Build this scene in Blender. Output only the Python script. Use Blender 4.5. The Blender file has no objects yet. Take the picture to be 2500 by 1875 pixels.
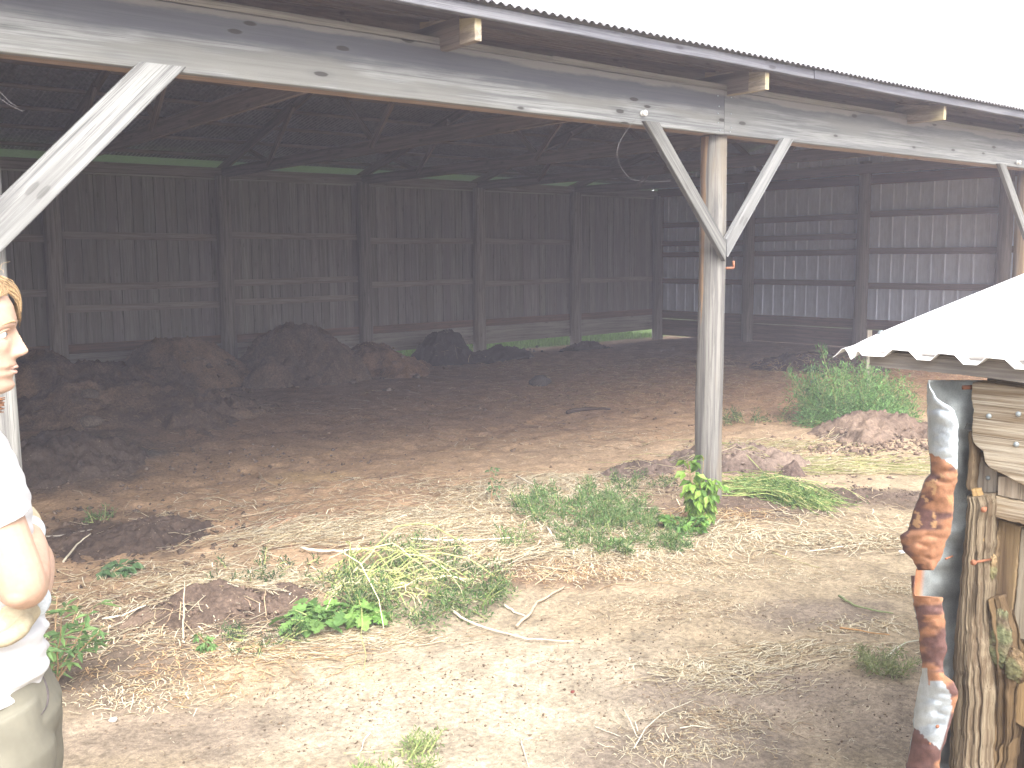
import bpy, bmesh, math, random
import numpy as np
from mathutils import Matrix, Vector

random.seed(7)
rng = np.random.default_rng(11)
scene = bpy.context.scene
COL = scene.collection

# ------------------------------------------------------------------ camera
FPX, PITCH, YAW, ROLL, CAMH = 2449.0, math.radians(7.263), math.radians(49.439), -0.0094, 1.7
cF = np.array([math.cos(YAW)*math.cos(PITCH), math.sin(YAW)*math.cos(PITCH), -math.sin(PITCH)])
cR = np.array([math.sin(YAW), -math.cos(YAW), 0.0])
cU = np.cross(cR, cF)
C0 = np.array([0, 0, CAMH])
_c, _s = math.cos(ROLL), math.sin(ROLL)
right, up = _c*cR + _s*cU, -_s*cR + _c*cU
cam_d = bpy.data.cameras.new("camera")
cam = bpy.data.objects.new("camera", cam_d)
COL.objects.link(cam)
M = Matrix.Identity(4)
for i in range(3):
    M[i][0], M[i][1], M[i][2], M[i][3] = right[i], up[i], -cF[i], C0[i]
cam.matrix_world = M
cam_d.sensor_width = 36.0
cam_d.lens = 36.0*FPX/2500.0
cam_d.clip_start, cam_d.clip_end = 0.05, 3000.0
scene.camera = cam

# ------------------------------------------------------------------ light
SUN_EL, SUN_AZ = 47.0, 247.0            # azimuth measured from +X towards +Y: behind the camera, to the left
w = bpy.data.worlds.new("World"); scene.world = w; w.use_nodes = True
nt = w.node_tree; nt.nodes.clear()
wo = nt.nodes.new("ShaderNodeOutputWorld"); bg = nt.nodes.new("ShaderNodeBackground")
sky = nt.nodes.new("ShaderNodeTexSky"); sky.sky_type = 'NISHITA'; sky.sun_disc = False
sky.sun_elevation = math.radians(SUN_EL)
sky.sun_rotation = math.radians(90.0-SUN_AZ)
sky.dust_density = 4.0; sky.air_density = 1.0; sky.ozone_density = 1.0
hs = nt.nodes.new("ShaderNodeHueSaturation"); hs.inputs['Saturation'].default_value = 0.22   # thin overcast
nt.links.new(sky.outputs[0], hs.inputs['Color']); nt.links.new(hs.outputs[0], bg.inputs[0])
bg.inputs[1].default_value = 0.15
nt.links.new(bg.outputs[0], wo.inputs[0])
sun_d = bpy.data.lights.new("sun", 'SUN'); sun_d.energy = 1.6; sun_d.angle = math.radians(50)
sun_d.color = (1.0, 0.96, 0.90)
sun = bpy.data.objects.new("sun", sun_d); COL.objects.link(sun)
sd = Vector((math.cos(math.radians(SUN_AZ))*math.cos(math.radians(SUN_EL)),
             math.sin(math.radians(SUN_AZ))*math.cos(math.radians(SUN_EL)), math.sin(math.radians(SUN_EL))))
sun.rotation_euler = sd.to_track_quat('Z', 'Y').to_euler()
scene.view_settings.view_transform = 'Standard'
scene.view_settings.look = 'None'
scene.view_settings.exposure = 1.98
scene.view_settings.gamma = 1.0
scene.cycles.max_bounces = 10
scene.cycles.diffuse_bounces = 6
scene.cycles.sample_clamp_indirect = 4.0

# ------------------------------------------------------------------ helpers
def ray(px, py):
    a, b = px-1250.0, py-937.5
    u, v = _c*a+_s*b, -_s*a+_c*b
    return cF + cR*u/FPX - cU*v/FPX
def xp(px, py, x): d = ray(px, py); return C0 + d*(x/d[0])
def yp(px, py, y): d = ray(px, py); return C0 + d*(y/d[1])
def zp(px, py, z=0.0): d = ray(px, py); return C0 + d*((z-CAMH)/d[2])

def _hash(ix, iy, seed):
    h = (ix.astype(np.int64)*374761393 + iy.astype(np.int64)*668265263 + seed*1274126177) & 0x7fffffff
    h = ((h ^ (h >> 13))*1274126177) & 0x7fffffff
    h = ((h ^ (h >> 11))*1597334677) & 0x7fffffff
    return ((h ^ (h >> 16)) & 0xffff)/65535.0
def vn(x, y, seed=0):
    x = np.asarray(x, float); y = np.asarray(y, float)
    ix, iy = np.floor(x), np.floor(y); fx, fy = x-ix, y-iy
    fx = fx*fx*fx*(fx*(fx*6-15)+10); fy = fy*fy*fy*(fy*(fy*6-15)+10)
    a, b = _hash(ix, iy, seed), _hash(ix+1, iy, seed)
    c, d = _hash(ix, iy+1, seed), _hash(ix+1, iy+1, seed)
    return (a*(1-fx)+b*fx)*(1-fy)+(c*(1-fx)+d*fx)*fy
def fbm(x, y, f=1.0, o=4, seed=0, ridge=False):
    s = 0; a = 1.0; t = 0
    for i in range(o):
        n = vn(np.asarray(x)*f+i*17.3, np.asarray(y)*f+i*9.1, seed+i)*2-1
        if ridge: n = 1-2*np.abs(n)
        s = s+a*n; t += a; a *= .5; f *= 2.03
    return s/t
def sst(a, b, x):
    t = np.clip((np.asarray(x, float)-a)/(b-a), 0, 1); return t*t*(3-2*t)

WM = {}
def place(o, parent=None, Mx=None):
    Mx = Mx if Mx is not None else Matrix.Identity(4)
    if parent is not None:
        o.parent = parent
        o.matrix_parent_inverse = WM[parent.name].inverted()
    o.matrix_basis = Mx
    WM[o.name] = Mx
def tag(o, label=None, cat=None, group=None, kind=None):
    if label: o['label'] = label
    if cat: o['category'] = cat
    if group: o['group'] = group
    if kind: o['kind'] = kind
    return o
def empty(name, loc, label=None, cat=None, group=None, rz=0.0):
    o = bpy.data.objects.new(name, None); COL.objects.link(o); o.empty_display_size = .2
    place(o, None, Matrix.Translation(Vector(loc)) @ Matrix.Rotation(rz, 4, 'Z'))
    return tag(o, label, cat, group)
def mesh_obj(name, verts, faces, mat, parent=None, smooth=False, col=None, Mx=None, attrs=None):
    """faces: list of index tuples, or (n x k) int array"""
    me = bpy.data.meshes.new(name)
    V = np.asarray(verts, np.float32)
    if isinstance(faces, np.ndarray):
        n, k = faces.shape
        me.vertices.add(len(V)); me.vertices.foreach_set('co', V.ravel())
        me.loops.add(n*k); me.loops.foreach_set('vertex_index', faces.astype(np.int32).ravel())
        me.polygons.add(n)
        me.polygons.foreach_set('loop_start', np.arange(0, n*k, k, dtype=np.int32))
        me.polygons.foreach_set('loop_total', np.full(n, k, np.int32))
    else:
        me.from_pydata(V.tolist(), [], [tuple(int(i) for i in f) for f in faces])
    me.update(calc_edges=True)
    me.polygons.foreach_set('use_smooth', np.full(len(me.polygons), smooth, bool))
    if col is not None:
        c = np.asarray(col, np.float32)
        if c.ndim == 1: c = np.tile(c, (len(V), 1))
        if c.shape[1] == 3: c = np.concatenate([c, np.ones((len(c), 1), np.float32)], 1)
        a = me.color_attributes.new('col', 'FLOAT_COLOR', 'POINT'); a.data.foreach_set('color', c.ravel())
    for nme, arr in (attrs or {}).items():
        a = me.attributes.new(nme, 'FLOAT', 'POINT'); a.data.foreach_set('value', np.asarray(arr, np.float32))
    me.validate()
    if mat: me.materials.append(mat)
    o = bpy.data.objects.new(name, me); COL.objects.link(o)
    place(o, parent, Mx)
    return o

class MB:
    def __init__(s): s.V, s.F, s.C, s.n = [], [], [], 0
    def add(s, v, f, c=(1, 1, 1)):
        v = np.asarray(v, float); s.V.append(v)
        s.F += [tuple(int(i)+s.n for i in q) for q in f]
        c = np.asarray(c, float)
        s.C.append(np.tile(c, (len(v), 1)) if c.ndim == 1 else c); s.n += len(v)
    def box(s, a, b, c=(1, 1, 1)):
        (x0, y0, z0), (x1, y1, z1) = a, b
        v = [(x0,y0,z0),(x1,y0,z0),(x1,y1,z0),(x0,y1,z0),(x0,y0,z1),(x1,y0,z1),(x1,y1,z1),(x0,y1,z1)]
        s.add(v, [(0,3,2,1),(4,5,6,7),(0,1,5,4),(1,2,6,5),(2,3,7,6),(3,0,4,7)], c)
    def bar(s, p0, p1, wd, th, wdir=(0, 0, 1), c=(1, 1, 1)):
        v, f = bar_geo(p0, p1, wd, th, wdir); s.add(v, f, c)
    def tube(s, pts, r, n=6, c=(1, 1, 1)):
        v, f = tube_geo(pts, r, n); s.add(v, f, c)
    def build(s, name, mat, parent=None, smooth=False):
        return mesh_obj(name, np.concatenate(s.V), s.F, mat, parent, smooth, np.concatenate(s.C))
def frame(p0, p1, wdir):
    p0, p1 = np.asarray(p0, float), np.asarray(p1, float); L = np.linalg.norm(p1-p0); x = (p1-p0)/L
    z = np.asarray(wdir, float); z = z-x*(z@x); z /= np.linalg.norm(z); y = np.cross(z, x)
    return p0, x, y, z, L
def bar_geo(p0, p1, wd, th, wdir=(0, 0, 1)):
    p, x, y, z, L = frame(p0, p1, wdir); v = []
    for a in (0, L):
        for (b, c) in ((-1,-1),(1,-1),(1,1),(-1,1)): v.append(p+x*a+y*b*th/2+z*c*wd/2)
    return v, [(3,2,1,0),(4,5,6,7),(0,1,5,4),(1,2,6,5),(2,3,7,6),(3,0,4,7)]
def tube_geo(pts, r, n=6):
    P = np.asarray(pts, float); m = len(P)
    r = np.full(m, r) if np.isscalar(r) else np.asarray(r, float)
    T = np.gradient(P, axis=0); T /= np.linalg.norm(T, axis=1)[:, None]+1e-12
    ref = np.array([0, 0, 1.0]) if abs(T[0, 2]) < .9 else np.array([1.0, 0, 0])
    V = []
    a = np.cross(T[0], ref); a /= np.linalg.norm(a)
    for i in range(m):
        a = a-T[i]*(a@T[i]); a /= np.linalg.norm(a)+1e-12; b = np.cross(T[i], a)
        for k in range(n):
            t = 2*math.pi*k/n; V.append(P[i]+r[i]*(math.cos(t)*a+math.sin(t)*b))
    F = []
    for i in range(m-1):
        for k in range(n):
            F.append((i*n+k, i*n+(k+1) % n, (i+1)*n+(k+1) % n, (i+1)*n+k))
    F.append(tuple(range(n-1, -1, -1))); F.append(tuple((m-1)*n+k for k in range(n)))
    return V, F
def plank(name, p0, p1, wd, th, mat, parent, wdir=(0, 0, 1), seg=None, wob=.0025, chamfer=.004, tint=(1, 1, 1), seed=0):
    """one sawn board; local X runs along it, so the grain follows the board"""
    p, x, y, z, L = frame(p0, p1, wdir)
    seg = seg or max(2, int(L/.25)); c = min(chamfer, th*.3)
    prof = [(-th/2+c,-wd/2),(th/2-c,-wd/2),(th/2,-wd/2+c),(th/2,wd/2-c),(th/2-c,wd/2),(-th/2+c,wd/2),(-th/2,wd/2-c),(-th/2,-wd/2+c)]
    V, F = [], []; n = 8
    for i in range(seg+1):
        t = L*i/seg
        dy = (vn(t*.9, seed+.5, 3)-.5)*wob*2; dz = (vn(t*.9, seed+7.5, 4)-.5)*wob*2
        e0 = (vn(t*3, seed+3.1, 5)-.5)*wob; e1 = (vn(t*3, seed+9.1, 6)-.5)*wob
        for (a, b) in prof: V.append((t, a+dy, b+dz+(e0 if b < 0 else e1)))
    for i in range(seg):
        for k in range(n): F.append((i*n+k, i*n+(k+1) % n, (i+1)*n+(k+1) % n, (i+1)*n+k))
    F.append(tuple(range(n-1, -1, -1))); F.append(tuple(seg*n+k for k in range(n)))
    Mx = Matrix.Identity(4)
    for i in range(3): Mx[i][0], Mx[i][1], Mx[i][2], Mx[i][3] = x[i], y[i], z[i], p[i]
    return mesh_obj(name, V, F, mat, parent, False, tint, Mx)
def pole(name, p0, p1, r0, r1, mat, parent, seed=0, tint=(1, 1, 1), n=24, flat=1.0, rough=.05):
    p, x, y, z, L = frame(p0, p1, (0, 1, 0.001)); seg = max(8, int(L/.08)); V, F = [], []
    for i in range(seg+1):
        t = i/seg; r = r0+(r1-r0)*t
        ox, oy = (vn(t*3, seed+.5, 1)-.5)*.02, (vn(t*3, seed+5.5, 2)-.5)*.02
        for k in range(n):
            a = 2*math.pi*k/n
            rr = r*(1+rough*(vn(math.cos(a)*1.5+9, t*L*2+math.sin(a)*1.5+seed, 7)-.5)*2+rough*.5*(vn(k*.8, t*L*.6+seed*3, 8)-.5))
            q = flat
            cx, cy = math.cos(a), math.sin(a)
            cx = math.copysign(abs(cx)**q, cx); cy = math.copysign(abs(cy)**q, cy)
            V.append((t*L, rr*cx+ox, rr*cy+oy))
    for i in range(seg):
        for k in range(n): F.append((i*n+k, i*n+(k+1) % n, (i+1)*n+(k+1) % n, (i+1)*n+k))
    F.append(tuple(range(n-1, -1, -1))); F.append(tuple(seg*n+k for k in range(n)))
    Mx = Matrix.Identity(4)
    for i in range(3): Mx[i][0], Mx[i][1], Mx[i][2], Mx[i][3] = x[i], y[i], z[i], p[i]
    return mesh_obj(name, V, F, mat, parent, True, tint, Mx)

# ------------------------------------------------------------------ materials
def new_mat(name):
    m = bpy.data.materials.new(name); m.use_nodes = True; t = m.node_tree; t.nodes.clear()
    o = t.nodes.new('ShaderNodeOutputMaterial'); b = t.nodes.new('ShaderNodeBsdfPrincipled')
    t.links.new(b.outputs[0], o.inputs[0]); b.inputs['Specular IOR Level'].default_value = .25
    return m, t, b
def nd(t, typ, **kw):
    n = t.nodes.new(typ)
    for k, v in kw.items():
        if k in n.inputs: n.inputs[k].default_value = v
        else: setattr(n, k, v)
    return n
def mixc(t, a, b, fac, mode='MIX'):
    n = t.nodes.new('ShaderNodeMix'); n.data_type = 'RGBA'; n.blend_type = mode; n.clamp_factor = True
    for s, v in ((n.inputs[6], a), (n.inputs[7], b), (n.inputs[0], fac)):
        if hasattr(v, 'is_output') or isinstance(v, bpy.types.NodeSocket): t.links.new(v, s)
        elif isinstance(v, (int, float)): s.default_value = v
        else: s.default_value = (*v, 1)
    return n.outputs[2]
def mapr(t, v, a, b, c=0.0, d=1.0):
    n = t.nodes.new('ShaderNodeMapRange'); n.interpolation_type = 'SMOOTHSTEP'
    n.inputs[1].default_value, n.inputs[2].default_value, n.inputs[3].default_value, n.inputs[4].default_value = a, b, c, d
    t.links.new(v, n.inputs[0]); return n.outputs[0]
def math_n(t, op, a, b=None):
    n = t.nodes.new('ShaderNodeMath'); n.operation = op
    for s, v in ((n.inputs[0], a), (n.inputs[1], b)):
        if v is None: continue
        if isinstance(v, (int, float)): s.default_value = v
        else: t.links.new(v, s)
    return n.outputs[0]
def noise(t, vec, sc, det=4, rough=.55, dist=0.0):
    n = nd(t, 'ShaderNodeTexNoise'); n.inputs['Scale'].default_value = sc; n.inputs['Detail'].default_value = det
    n.inputs['Roughness'].default_value = rough; n.inputs['Distortion'].default_value = dist
    t.links.new(vec, n.inputs['Vector']); return n.outputs['Fac']
def coords(t, scale=(1, 1, 1), loc=(0, 0, 0)):
    tc = t.nodes.new('ShaderNodeTexCoord'); mp = t.nodes.new('ShaderNodeMapping')
    mp.inputs['Scale'].default_value = scale; mp.inputs['Location'].default_value = loc
    t.links.new(tc.outputs['Object'], mp.inputs[0]); return mp.outputs[0]
def attr(t, name='col'):
    a = t.nodes.new('ShaderNodeAttribute'); a.attribute_name = name; return a
def bump(t, b, h, strength=.3, dist=.01, prev=None):
    n = t.nodes.new('ShaderNodeBump'); n.inputs['Strength'].default_value = strength; n.inputs['Distance'].default_value = dist
    t.links.new(h, n.inputs['Height'])
    if prev: t.links.new(prev, n.inputs['Normal'])
    t.links.new(n.outputs[0], b.inputs['Normal']); return n.outputs[0]

def wood(name, light, dark, axis='X', grain=1.0, knots=.5, crack=.7, band=None, blotch=None, bumps=.35, rough=.85, seed=0.0, gain=1.0, warp=.4):
    m, t, b = new_mat(name)
    gq = lambda c_: tuple(x*gain for x in c_)
    light, dark = gq(light), gq(dark); blotch = gq(blotch) if blotch else None; band = (band[0], band[1], gq(band[2]), *band[3:]) if band else None
    ax = {'X': 0, 'Y': 1, 'Z': 2}[axis]
    def st(lng, crs): s = [crs]*3; s[ax] = lng; return tuple(s)
    loc = (seed*3.7, seed*1.9, seed*5.3)
    g1 = noise(t, coords(t, st(.45, 14*grain), loc), 2.2, 8, .70, warp)
    g2 = noise(t, coords(t, st(1.3, 75*grain), loc), 2.0, 5, .7, .2)
    bl = noise(t, coords(t, st(.55, 3.5), loc), 1.7, 4, .6)
    c = mixc(t, dark, light, mapr(t, g1, .38, .60))
    g3 = noise(t, coords(t, st(.8, 40*grain), (loc[0]+5, loc[1], loc[2])), 2.0, 5, .65, .1)
    c = mixc(t, c, tuple(x*.72 for x in dark), mapr(t, g3, .56, .68, 0, .55))
    c = mixc(t, c, tuple(x*.62 for x in dark), math_n(t, 'MULTIPLY', mapr(t, g2, .52, .66), crack))
    if blotch: c = mixc(t, c, blotch, mapr(t, bl, .46, .62, 0, .8))
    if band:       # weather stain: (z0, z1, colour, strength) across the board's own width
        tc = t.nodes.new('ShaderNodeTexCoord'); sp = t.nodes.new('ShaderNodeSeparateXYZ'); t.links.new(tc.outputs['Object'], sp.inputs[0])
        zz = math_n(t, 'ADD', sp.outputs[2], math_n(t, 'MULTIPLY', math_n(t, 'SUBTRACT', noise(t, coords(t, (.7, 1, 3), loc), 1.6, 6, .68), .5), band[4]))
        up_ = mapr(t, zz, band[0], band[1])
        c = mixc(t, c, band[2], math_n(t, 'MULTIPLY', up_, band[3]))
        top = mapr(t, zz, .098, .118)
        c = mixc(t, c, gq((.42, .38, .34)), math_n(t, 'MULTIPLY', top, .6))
    if knots > 0:
        v = nd(t, 'ShaderNodeTexVoronoi'); v.feature = 'F1'; v.inputs['Scale'].default_value = 1.0
        s = [11.0]*3; s[ax] = 3.4
        t.links.new(coords(t, tuple(s), (loc[0]+.3, loc[1]+.37, loc[2]+.2)), v.inputs['Vector'])
        vd = math_n(t, 'ADD', v.outputs['Distance'], math_n(t, 'MULTIPLY', math_n(t, 'SUBTRACT', g1, .5), .12))
        kn = mapr(t, vd, .15, .10); halo = mapr(t, vd, .36, .13)
        c = mixc(t, c, tuple(x*.75 for x in dark), math_n(t, 'MULTIPLY', halo, .35*knots))
        c = mixc(t, c, (dark[0]*.28, dark[1]*.25, dark[2]*.22), math_n(t, 'MULTIPLY', kn, knots))
    c = mixc(t, c, attr(t).outputs['Color'], 1.0, 'MULTIPLY')
    t.links.new(c, b.inputs['Base Color']); b.inputs['Roughness'].default_value = rough
    h = math_n(t, 'ADD', math_n(t, 'MULTIPLY', g1, .6), math_n(t, 'MULTIPLY', g2, -.8))
    bump(t, b, h, bumps, .006)
    return m

def attr_mat(name, rough=.9, vary=.25, vscale=30.0, bumps=.0, trans=0.0, spec=.2, two=False):
    m, t, b = new_mat(name)
    c = attr(t).outputs['Color']
    n = noise(t, coords(t), vscale, 3, .6)
    c = mixc(t, c, mapr_rgb(t, n, 1-vary, 1+vary*.6), 1.0, 'MULTIPLY')
    t.links.new(c, b.inputs['Base Color']); b.inputs['Roughness'].default_value = rough
    b.inputs['Specular IOR Level'].default_value = spec
    if bumps: bump(t, b, n, bumps, .01)
    if trans:
        tr = t.nodes.new('ShaderNodeBsdfTranslucent'); mx = t.nodes.new('ShaderNodeMixShader'); mx.inputs[0].default_value = trans
        t.links.new(c, tr.inputs[0]); o = [n_ for n_ in t.nodes if n_.type == 'OUTPUT_MATERIAL'][0]
        t.links.new(b.outputs[0], mx.inputs[1]); t.links.new(tr.outputs[0], mx.inputs[2]); t.links.new(mx.outputs[0], o.inputs[0])
    return m
def mapr_rgb(t, v, a, b):
    x = mapr(t, v, .25, .75, a, b); cb = t.nodes.new('ShaderNodeCombineColor')
    for i in range(3): t.links.new(x, cb.inputs[i])
    return cb.outputs[0]

GREY = dict(light=(.50, .49, .46), dark=(.33, .33, .33))
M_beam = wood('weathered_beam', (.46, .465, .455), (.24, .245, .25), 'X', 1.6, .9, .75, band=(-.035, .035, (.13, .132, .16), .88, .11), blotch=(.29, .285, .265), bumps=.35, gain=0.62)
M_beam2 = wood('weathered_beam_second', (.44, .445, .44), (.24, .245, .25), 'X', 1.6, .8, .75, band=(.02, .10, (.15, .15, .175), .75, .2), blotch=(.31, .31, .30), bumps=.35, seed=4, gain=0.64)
M_under = wood('brown_beam_inner', (.34, .25, .19), (.24, .17, .13), 'X', .8, .4, .5)
M_strip = wood('strip_wood', (.40, .365, .32), (.26, .235, .21), 'X', 1.4, .2, .6, gain=0.60)
M_fasc = wood('fascia_wood', (.29, .29, .315), (.15, .15, .18), 'X', 1.4, .6, .7, blotch=(.17, .17, .20), bumps=.35, gain=0.62)
M_pale = wood('pale_brace', (.52, .525, .515), (.22, .22, .22), 'X', 1.6, .35, .8, blotch=(.33, .33, .32), bumps=.35, seed=2, gain=0.58)
M_grey = wood('grey_brace', (.29, .285, .27), (.13, .13, .125), 'X', 1.6, .3, .8, bumps=.5, seed=3, gain=0.66)
M_pole = wood('grey_pole', (.40, .385, .355), (.20, .19, .18), 'X', 1.4, .3, .85, blotch=(.36, .30, .23), bumps=.6, seed=6, gain=0.56)
M_polebrown = wood('orange_pole', (.46, .35, .24), (.26, .18, .11), 'X', 1.2, .9, .6, blotch=(.34, .31, .28), bumps=.35, seed=8, gain=0.62)
M_rafter = wood('rafter_wood', (.20, .16, .14), (.125, .10, .09), 'X', .9, .4, .5, seed=5)
M_tail = wood('tail_wood', (.46, .40, .34), (.30, .25, .21), 'X', .9, .5, .5, seed=9)
M_inpole = wood('inner_pole', (.27, .24, .21), (.165, .145, .13), 'X', .9, .3, .5, seed=10)
M_boards = wood('wall_boards', (.265, .245, .225), (.185, .168, .155), 'Z', .9, .3, .45, blotch=(.195, .175, .16), seed=12)
M_girt = wood('girt_wood', (.255, .225, .20), (.17, .145, .13), 'X', .9, .3, .5, seed=13)
M_skirt = wood('skirt_wood', (.36, .335, .29), (.225, .205, .18), 'X', .9, .5, .5, seed=14)
M_redbr = wood('redbrown_wood', (.22, .135, .10), (.13, .085, .065), 'X', .9, .3, .4, seed=15)

def soil_mat():
    m, t, b = new_mat('soil')
    c = attr(t).outputs['Color']; co = coords(t)
    n1 = noise(t, co, 5, 8, .68); n2 = noise(t, co, 42, 6, .7); n3 = noise(t, co, 170, 4, .7)
    c = mixc(t, c, mapr_rgb(t, n1, .66, 1.18), 1.0, 'MULTIPLY')
    c = mixc(t, c, mapr_rgb(t, n2, .56, 1.28), 1.0, 'MULTIPLY')
    c = mixc(t, c, mapr_rgb(t, n3, .74, 1.2), 1.0, 'MULTIPLY')
    v = nd(t, 'ShaderNodeTexVoronoi'); v.inputs['Scale'].default_value = 55; t.links.new(co, v.inputs['Vector'])
    fl = math_n(t, 'MULTIPLY', mapr(t, v.outputs['Distance'], .22, .10), mapr(t, n1, .50, .62))
    c = mixc(t, c, (.10, .075, .055), math_n(t, 'MULTIPLY', fl, .55))
    v2 = nd(t, 'ShaderNodeTexVoronoi'); v2.inputs['Scale'].default_value = 34; t.links.new(coords(t, (1, 1, 1), (3.3, 1.7, 0)), v2.inputs['Vector'])
    fl2 = math_n(t, 'MULTIPLY', mapr(t, v2.outputs['Distance'], .15, .07), mapr(t, n1, .46, .56))
    c = mixc(t, c, (.55, .46, .33), math_n(t, 'MULTIPLY', fl2, .55))
    t.links.new(c, b.inputs['Base Color']); b.inputs['Roughness'].default_value = .95; b.inputs['Specular IOR Level'].default_value = .12
    h = math_n(t, 'ADD', math_n(t, 'MULTIPLY', n2, .7), math_n(t, 'MULTIPLY', n3, .35))
    bump(t, b, h, .55, .02)
    return m
M_soil = soil_mat()
M_straw = attr_mat('straw', .75, .2, 60)
M_leaf = attr_mat('leaf', .55, .25, 40, trans=.3, spec=.3)
M_stick = attr_mat('dry_stick', .8, .3, 90)

def metal_mat(name, col, metallic=.6, rough=.5, streak=.2, bumps=0):
    m, t, b = new_mat(name)
    n = noise(t, coords(t, (3, 3, 1)), 6, 5, .6)
    c = mixc(t, col, mapr_rgb(t, n, 1-streak, 1+streak*.4), 1.0, 'MULTIPLY')
    c = mixc(t, c, attr(t).outputs['Color'], 1.0, 'MULTIPLY')
    t.links.new(c, b.inputs['Base Color']); b.inputs['Metallic'].default_value = metallic; b.inputs['Roughness'].default_value = rough
    if bumps: bump(t, b, n, bumps, .004)
    return m
M_roof = metal_mat('galvanised_roof', (.24, .235, .24), .3, .6, .35)
M_wallmetal = metal_mat('wall_metal', (.60, .645, .74), .1, .5, .12)
M_shedroof = metal_mat('pale_sheet_metal', (.80, .81, .82), .05, .5, .06)
M_rustbolt = metal_mat('rusty_iron', (.30, .13, .075), .1, .85, .4, .3)
M_nail = metal_mat('nail_zinc', (.36, .40, .42), .5, .5, .2)
M_porc = attr_mat('porcelain', .25, .05, 20, spec=.5)
M_wire = metal_mat('wire_metal', (.16, .15, .15), .5, .5, .1)

# ------------------------------------------------------------------ ground shape
def gxy(px, py, it=3):
    z = 0.0
    for _ in range(it):
        p = zp(px, py, z); z = float(gz(p[0], p[1]))
    return p[0], p[1]
def rf(x, y, cx, cy):
    dx, dy = x-cx, y-cy
    return dx*cR[0]+dy*cR[1], dx*math.cos(YAW)+dy*math.sin(YAW)
# local swells and hollows: x, y, radius, height
SW = [(2.1, 6.15, .55, -.05), (1.9, 4.5, .6, .035), (5.7, 4.4, .6, .03), (3.6, 4.4, 1.6, .03), (6.9, 7.5, 2.0, .03),
      (4.9, 9.2, 1.2, .05), (2.6, 10.2, 1.6, .16), (11, 7.5, 2.2, .05), (8.6, 5.0, .9, .04)]
def gz(x, y):
    x = np.asarray(x, float); y = np.asarray(y, float)
    h = .035*fbm(x, y, .45, 3, 20)+.014*fbm(x, y, 1.9, 3, 30)
    inside = sst(4.2, 5.5, y)*sst(14.0, 13.2, y)
    h = h+(.006+.012*inside)*fbm(x, y, 7, 3, 40)+.05*sst(6, 12, y)
    for (cx, cy, r, a) in SW:
        h = h+a*np.exp(-((x-cx)**2+(y-cy)**2)/(r*r))
    # wheel ruts inside the shed
    for k, off in enumerate((0, 1.45)):
        yy = 7.3+off+.10*(x-4)+.15*np.sin(x*.7)
        rut = np.exp(-((y-yy)/.20)**2)*sst(2.5, 3.5, x)*sst(11, 9, x)
        h = h-.03*rut+.016*rut*np.sign(np.sin((x*1.0+.4*y)*24))*.5
    h = h-.05*np.exp(-((y-3.55+.08*(x-2))/.35)**2)*.5
    h = h+.05*sst(12.5, 14.8, x)*sst(3, 6, y)*sst(13.4, 12.4, y)
    h = h-.05*sst(12.3, 13.5, y)
    return h*sst(60, 30, np.hypot(x, y))
def gz1(x, y): return float(gz(x, y))

# soil patches: pixel of centre -> world point; radii in metres (sideways, away); colour; strength
TAN, DAMP, BROWN, DARK, RED, OCH = (.37,.295,.20), (.30,.24,.19), (.40,.265,.16), (.105,.075,.055), (.28,.165,.09), (.42,.27,.14)
PATCH = [
 ((1250,1700), .95, .75, (.60,.51,.385), .8), ((800,1760), .6, .45, (.56,.475,.36), .8), ((2000,1330), .5, .30, (.46,.38,.28), .6),
 ((1150,1480), .45,.3,(.46,.38,.28),.5),
 ((1990,1500), .42, .30, DAMP, .85), ((1800,1680), .55, .22, DAMP, .8), ((2060,1720), .55, .40, (.43,.345,.265), .7), ((1700,1850), .4, .22, DAMP, .8),
 ((420,1790), .55, .32, (.33,.26,.20), .8), ((300,1650), .45, .35, (.22,.165,.125), .9), ((700,1740), .35, .2, (.40,.32,.24), .5),
 ((520,1500), .55, .32, (.17,.12,.09), .95), ((280,1320), .60, .55, (.10,.07,.052), .95), ((260,1560), .6, .5, (.20,.15,.11), .8),
 ((720,1285), .45, .45, (.34,.22,.135), .85), ((1390,1400), .45, .25, (.22,.14,.09), .8), ((1200,1410), .35, .18, (.23,.15,.10), .7),
 ((1750,1250), .45, .30, (.19,.13,.10), .8), ((1560,1215), .4, .4, (.26,.18,.125), .6), ((2080,1215), .95, .28, (.17,.125,.095), .95), ((1900,1235), .5, .3, (.18,.13,.10), .9),
 ((750,1165), .32, .22, (.44,.30,.16), .9), ((150,1120), .9, 1.2, (.16,.12,.09), .9), ((300,1010), 1.2, 1.5, (.20,.15,.11), .9),
 ((1700,1120), 1.6, .9, (.42,.32,.22), .6), ((1900,1080), 1.5, .9, (.44,.33,.22), .6), ((1350,1130), 1.3, .9, (.44,.305,.19), .6),
 ((1700,920), 3.2, 3.0, (.42,.25,.14), .7), ((1500,890), 2.5, 2.0, (.38,.235,.14), .7), ((2250,900), 2.0, 2.0, (.40,.22,.12), .75), ((900,1000), 2.5, 2.0, (.32,.205,.13), .8),
 ((1950,860), 3.0, 2.2, (.20,.13,.09), .7), ((600,950), 2.6, 2.4, (.30,.20,.13), .85), ((1100,960), 2.0, 1.5, (.40,.25,.155), .6), ((230,1120), .6, .35, (.16,.16,.15), .5),
]
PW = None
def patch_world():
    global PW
    PW = [(*gxy(*c), a, b, np.array(col)*(.78 if c[1] > 1205 else 1.0), s) for (c, a, b, col, s) in PATCH]  # outdoor patches darkened in colour so the shaded barn floor looks brighter
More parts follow.
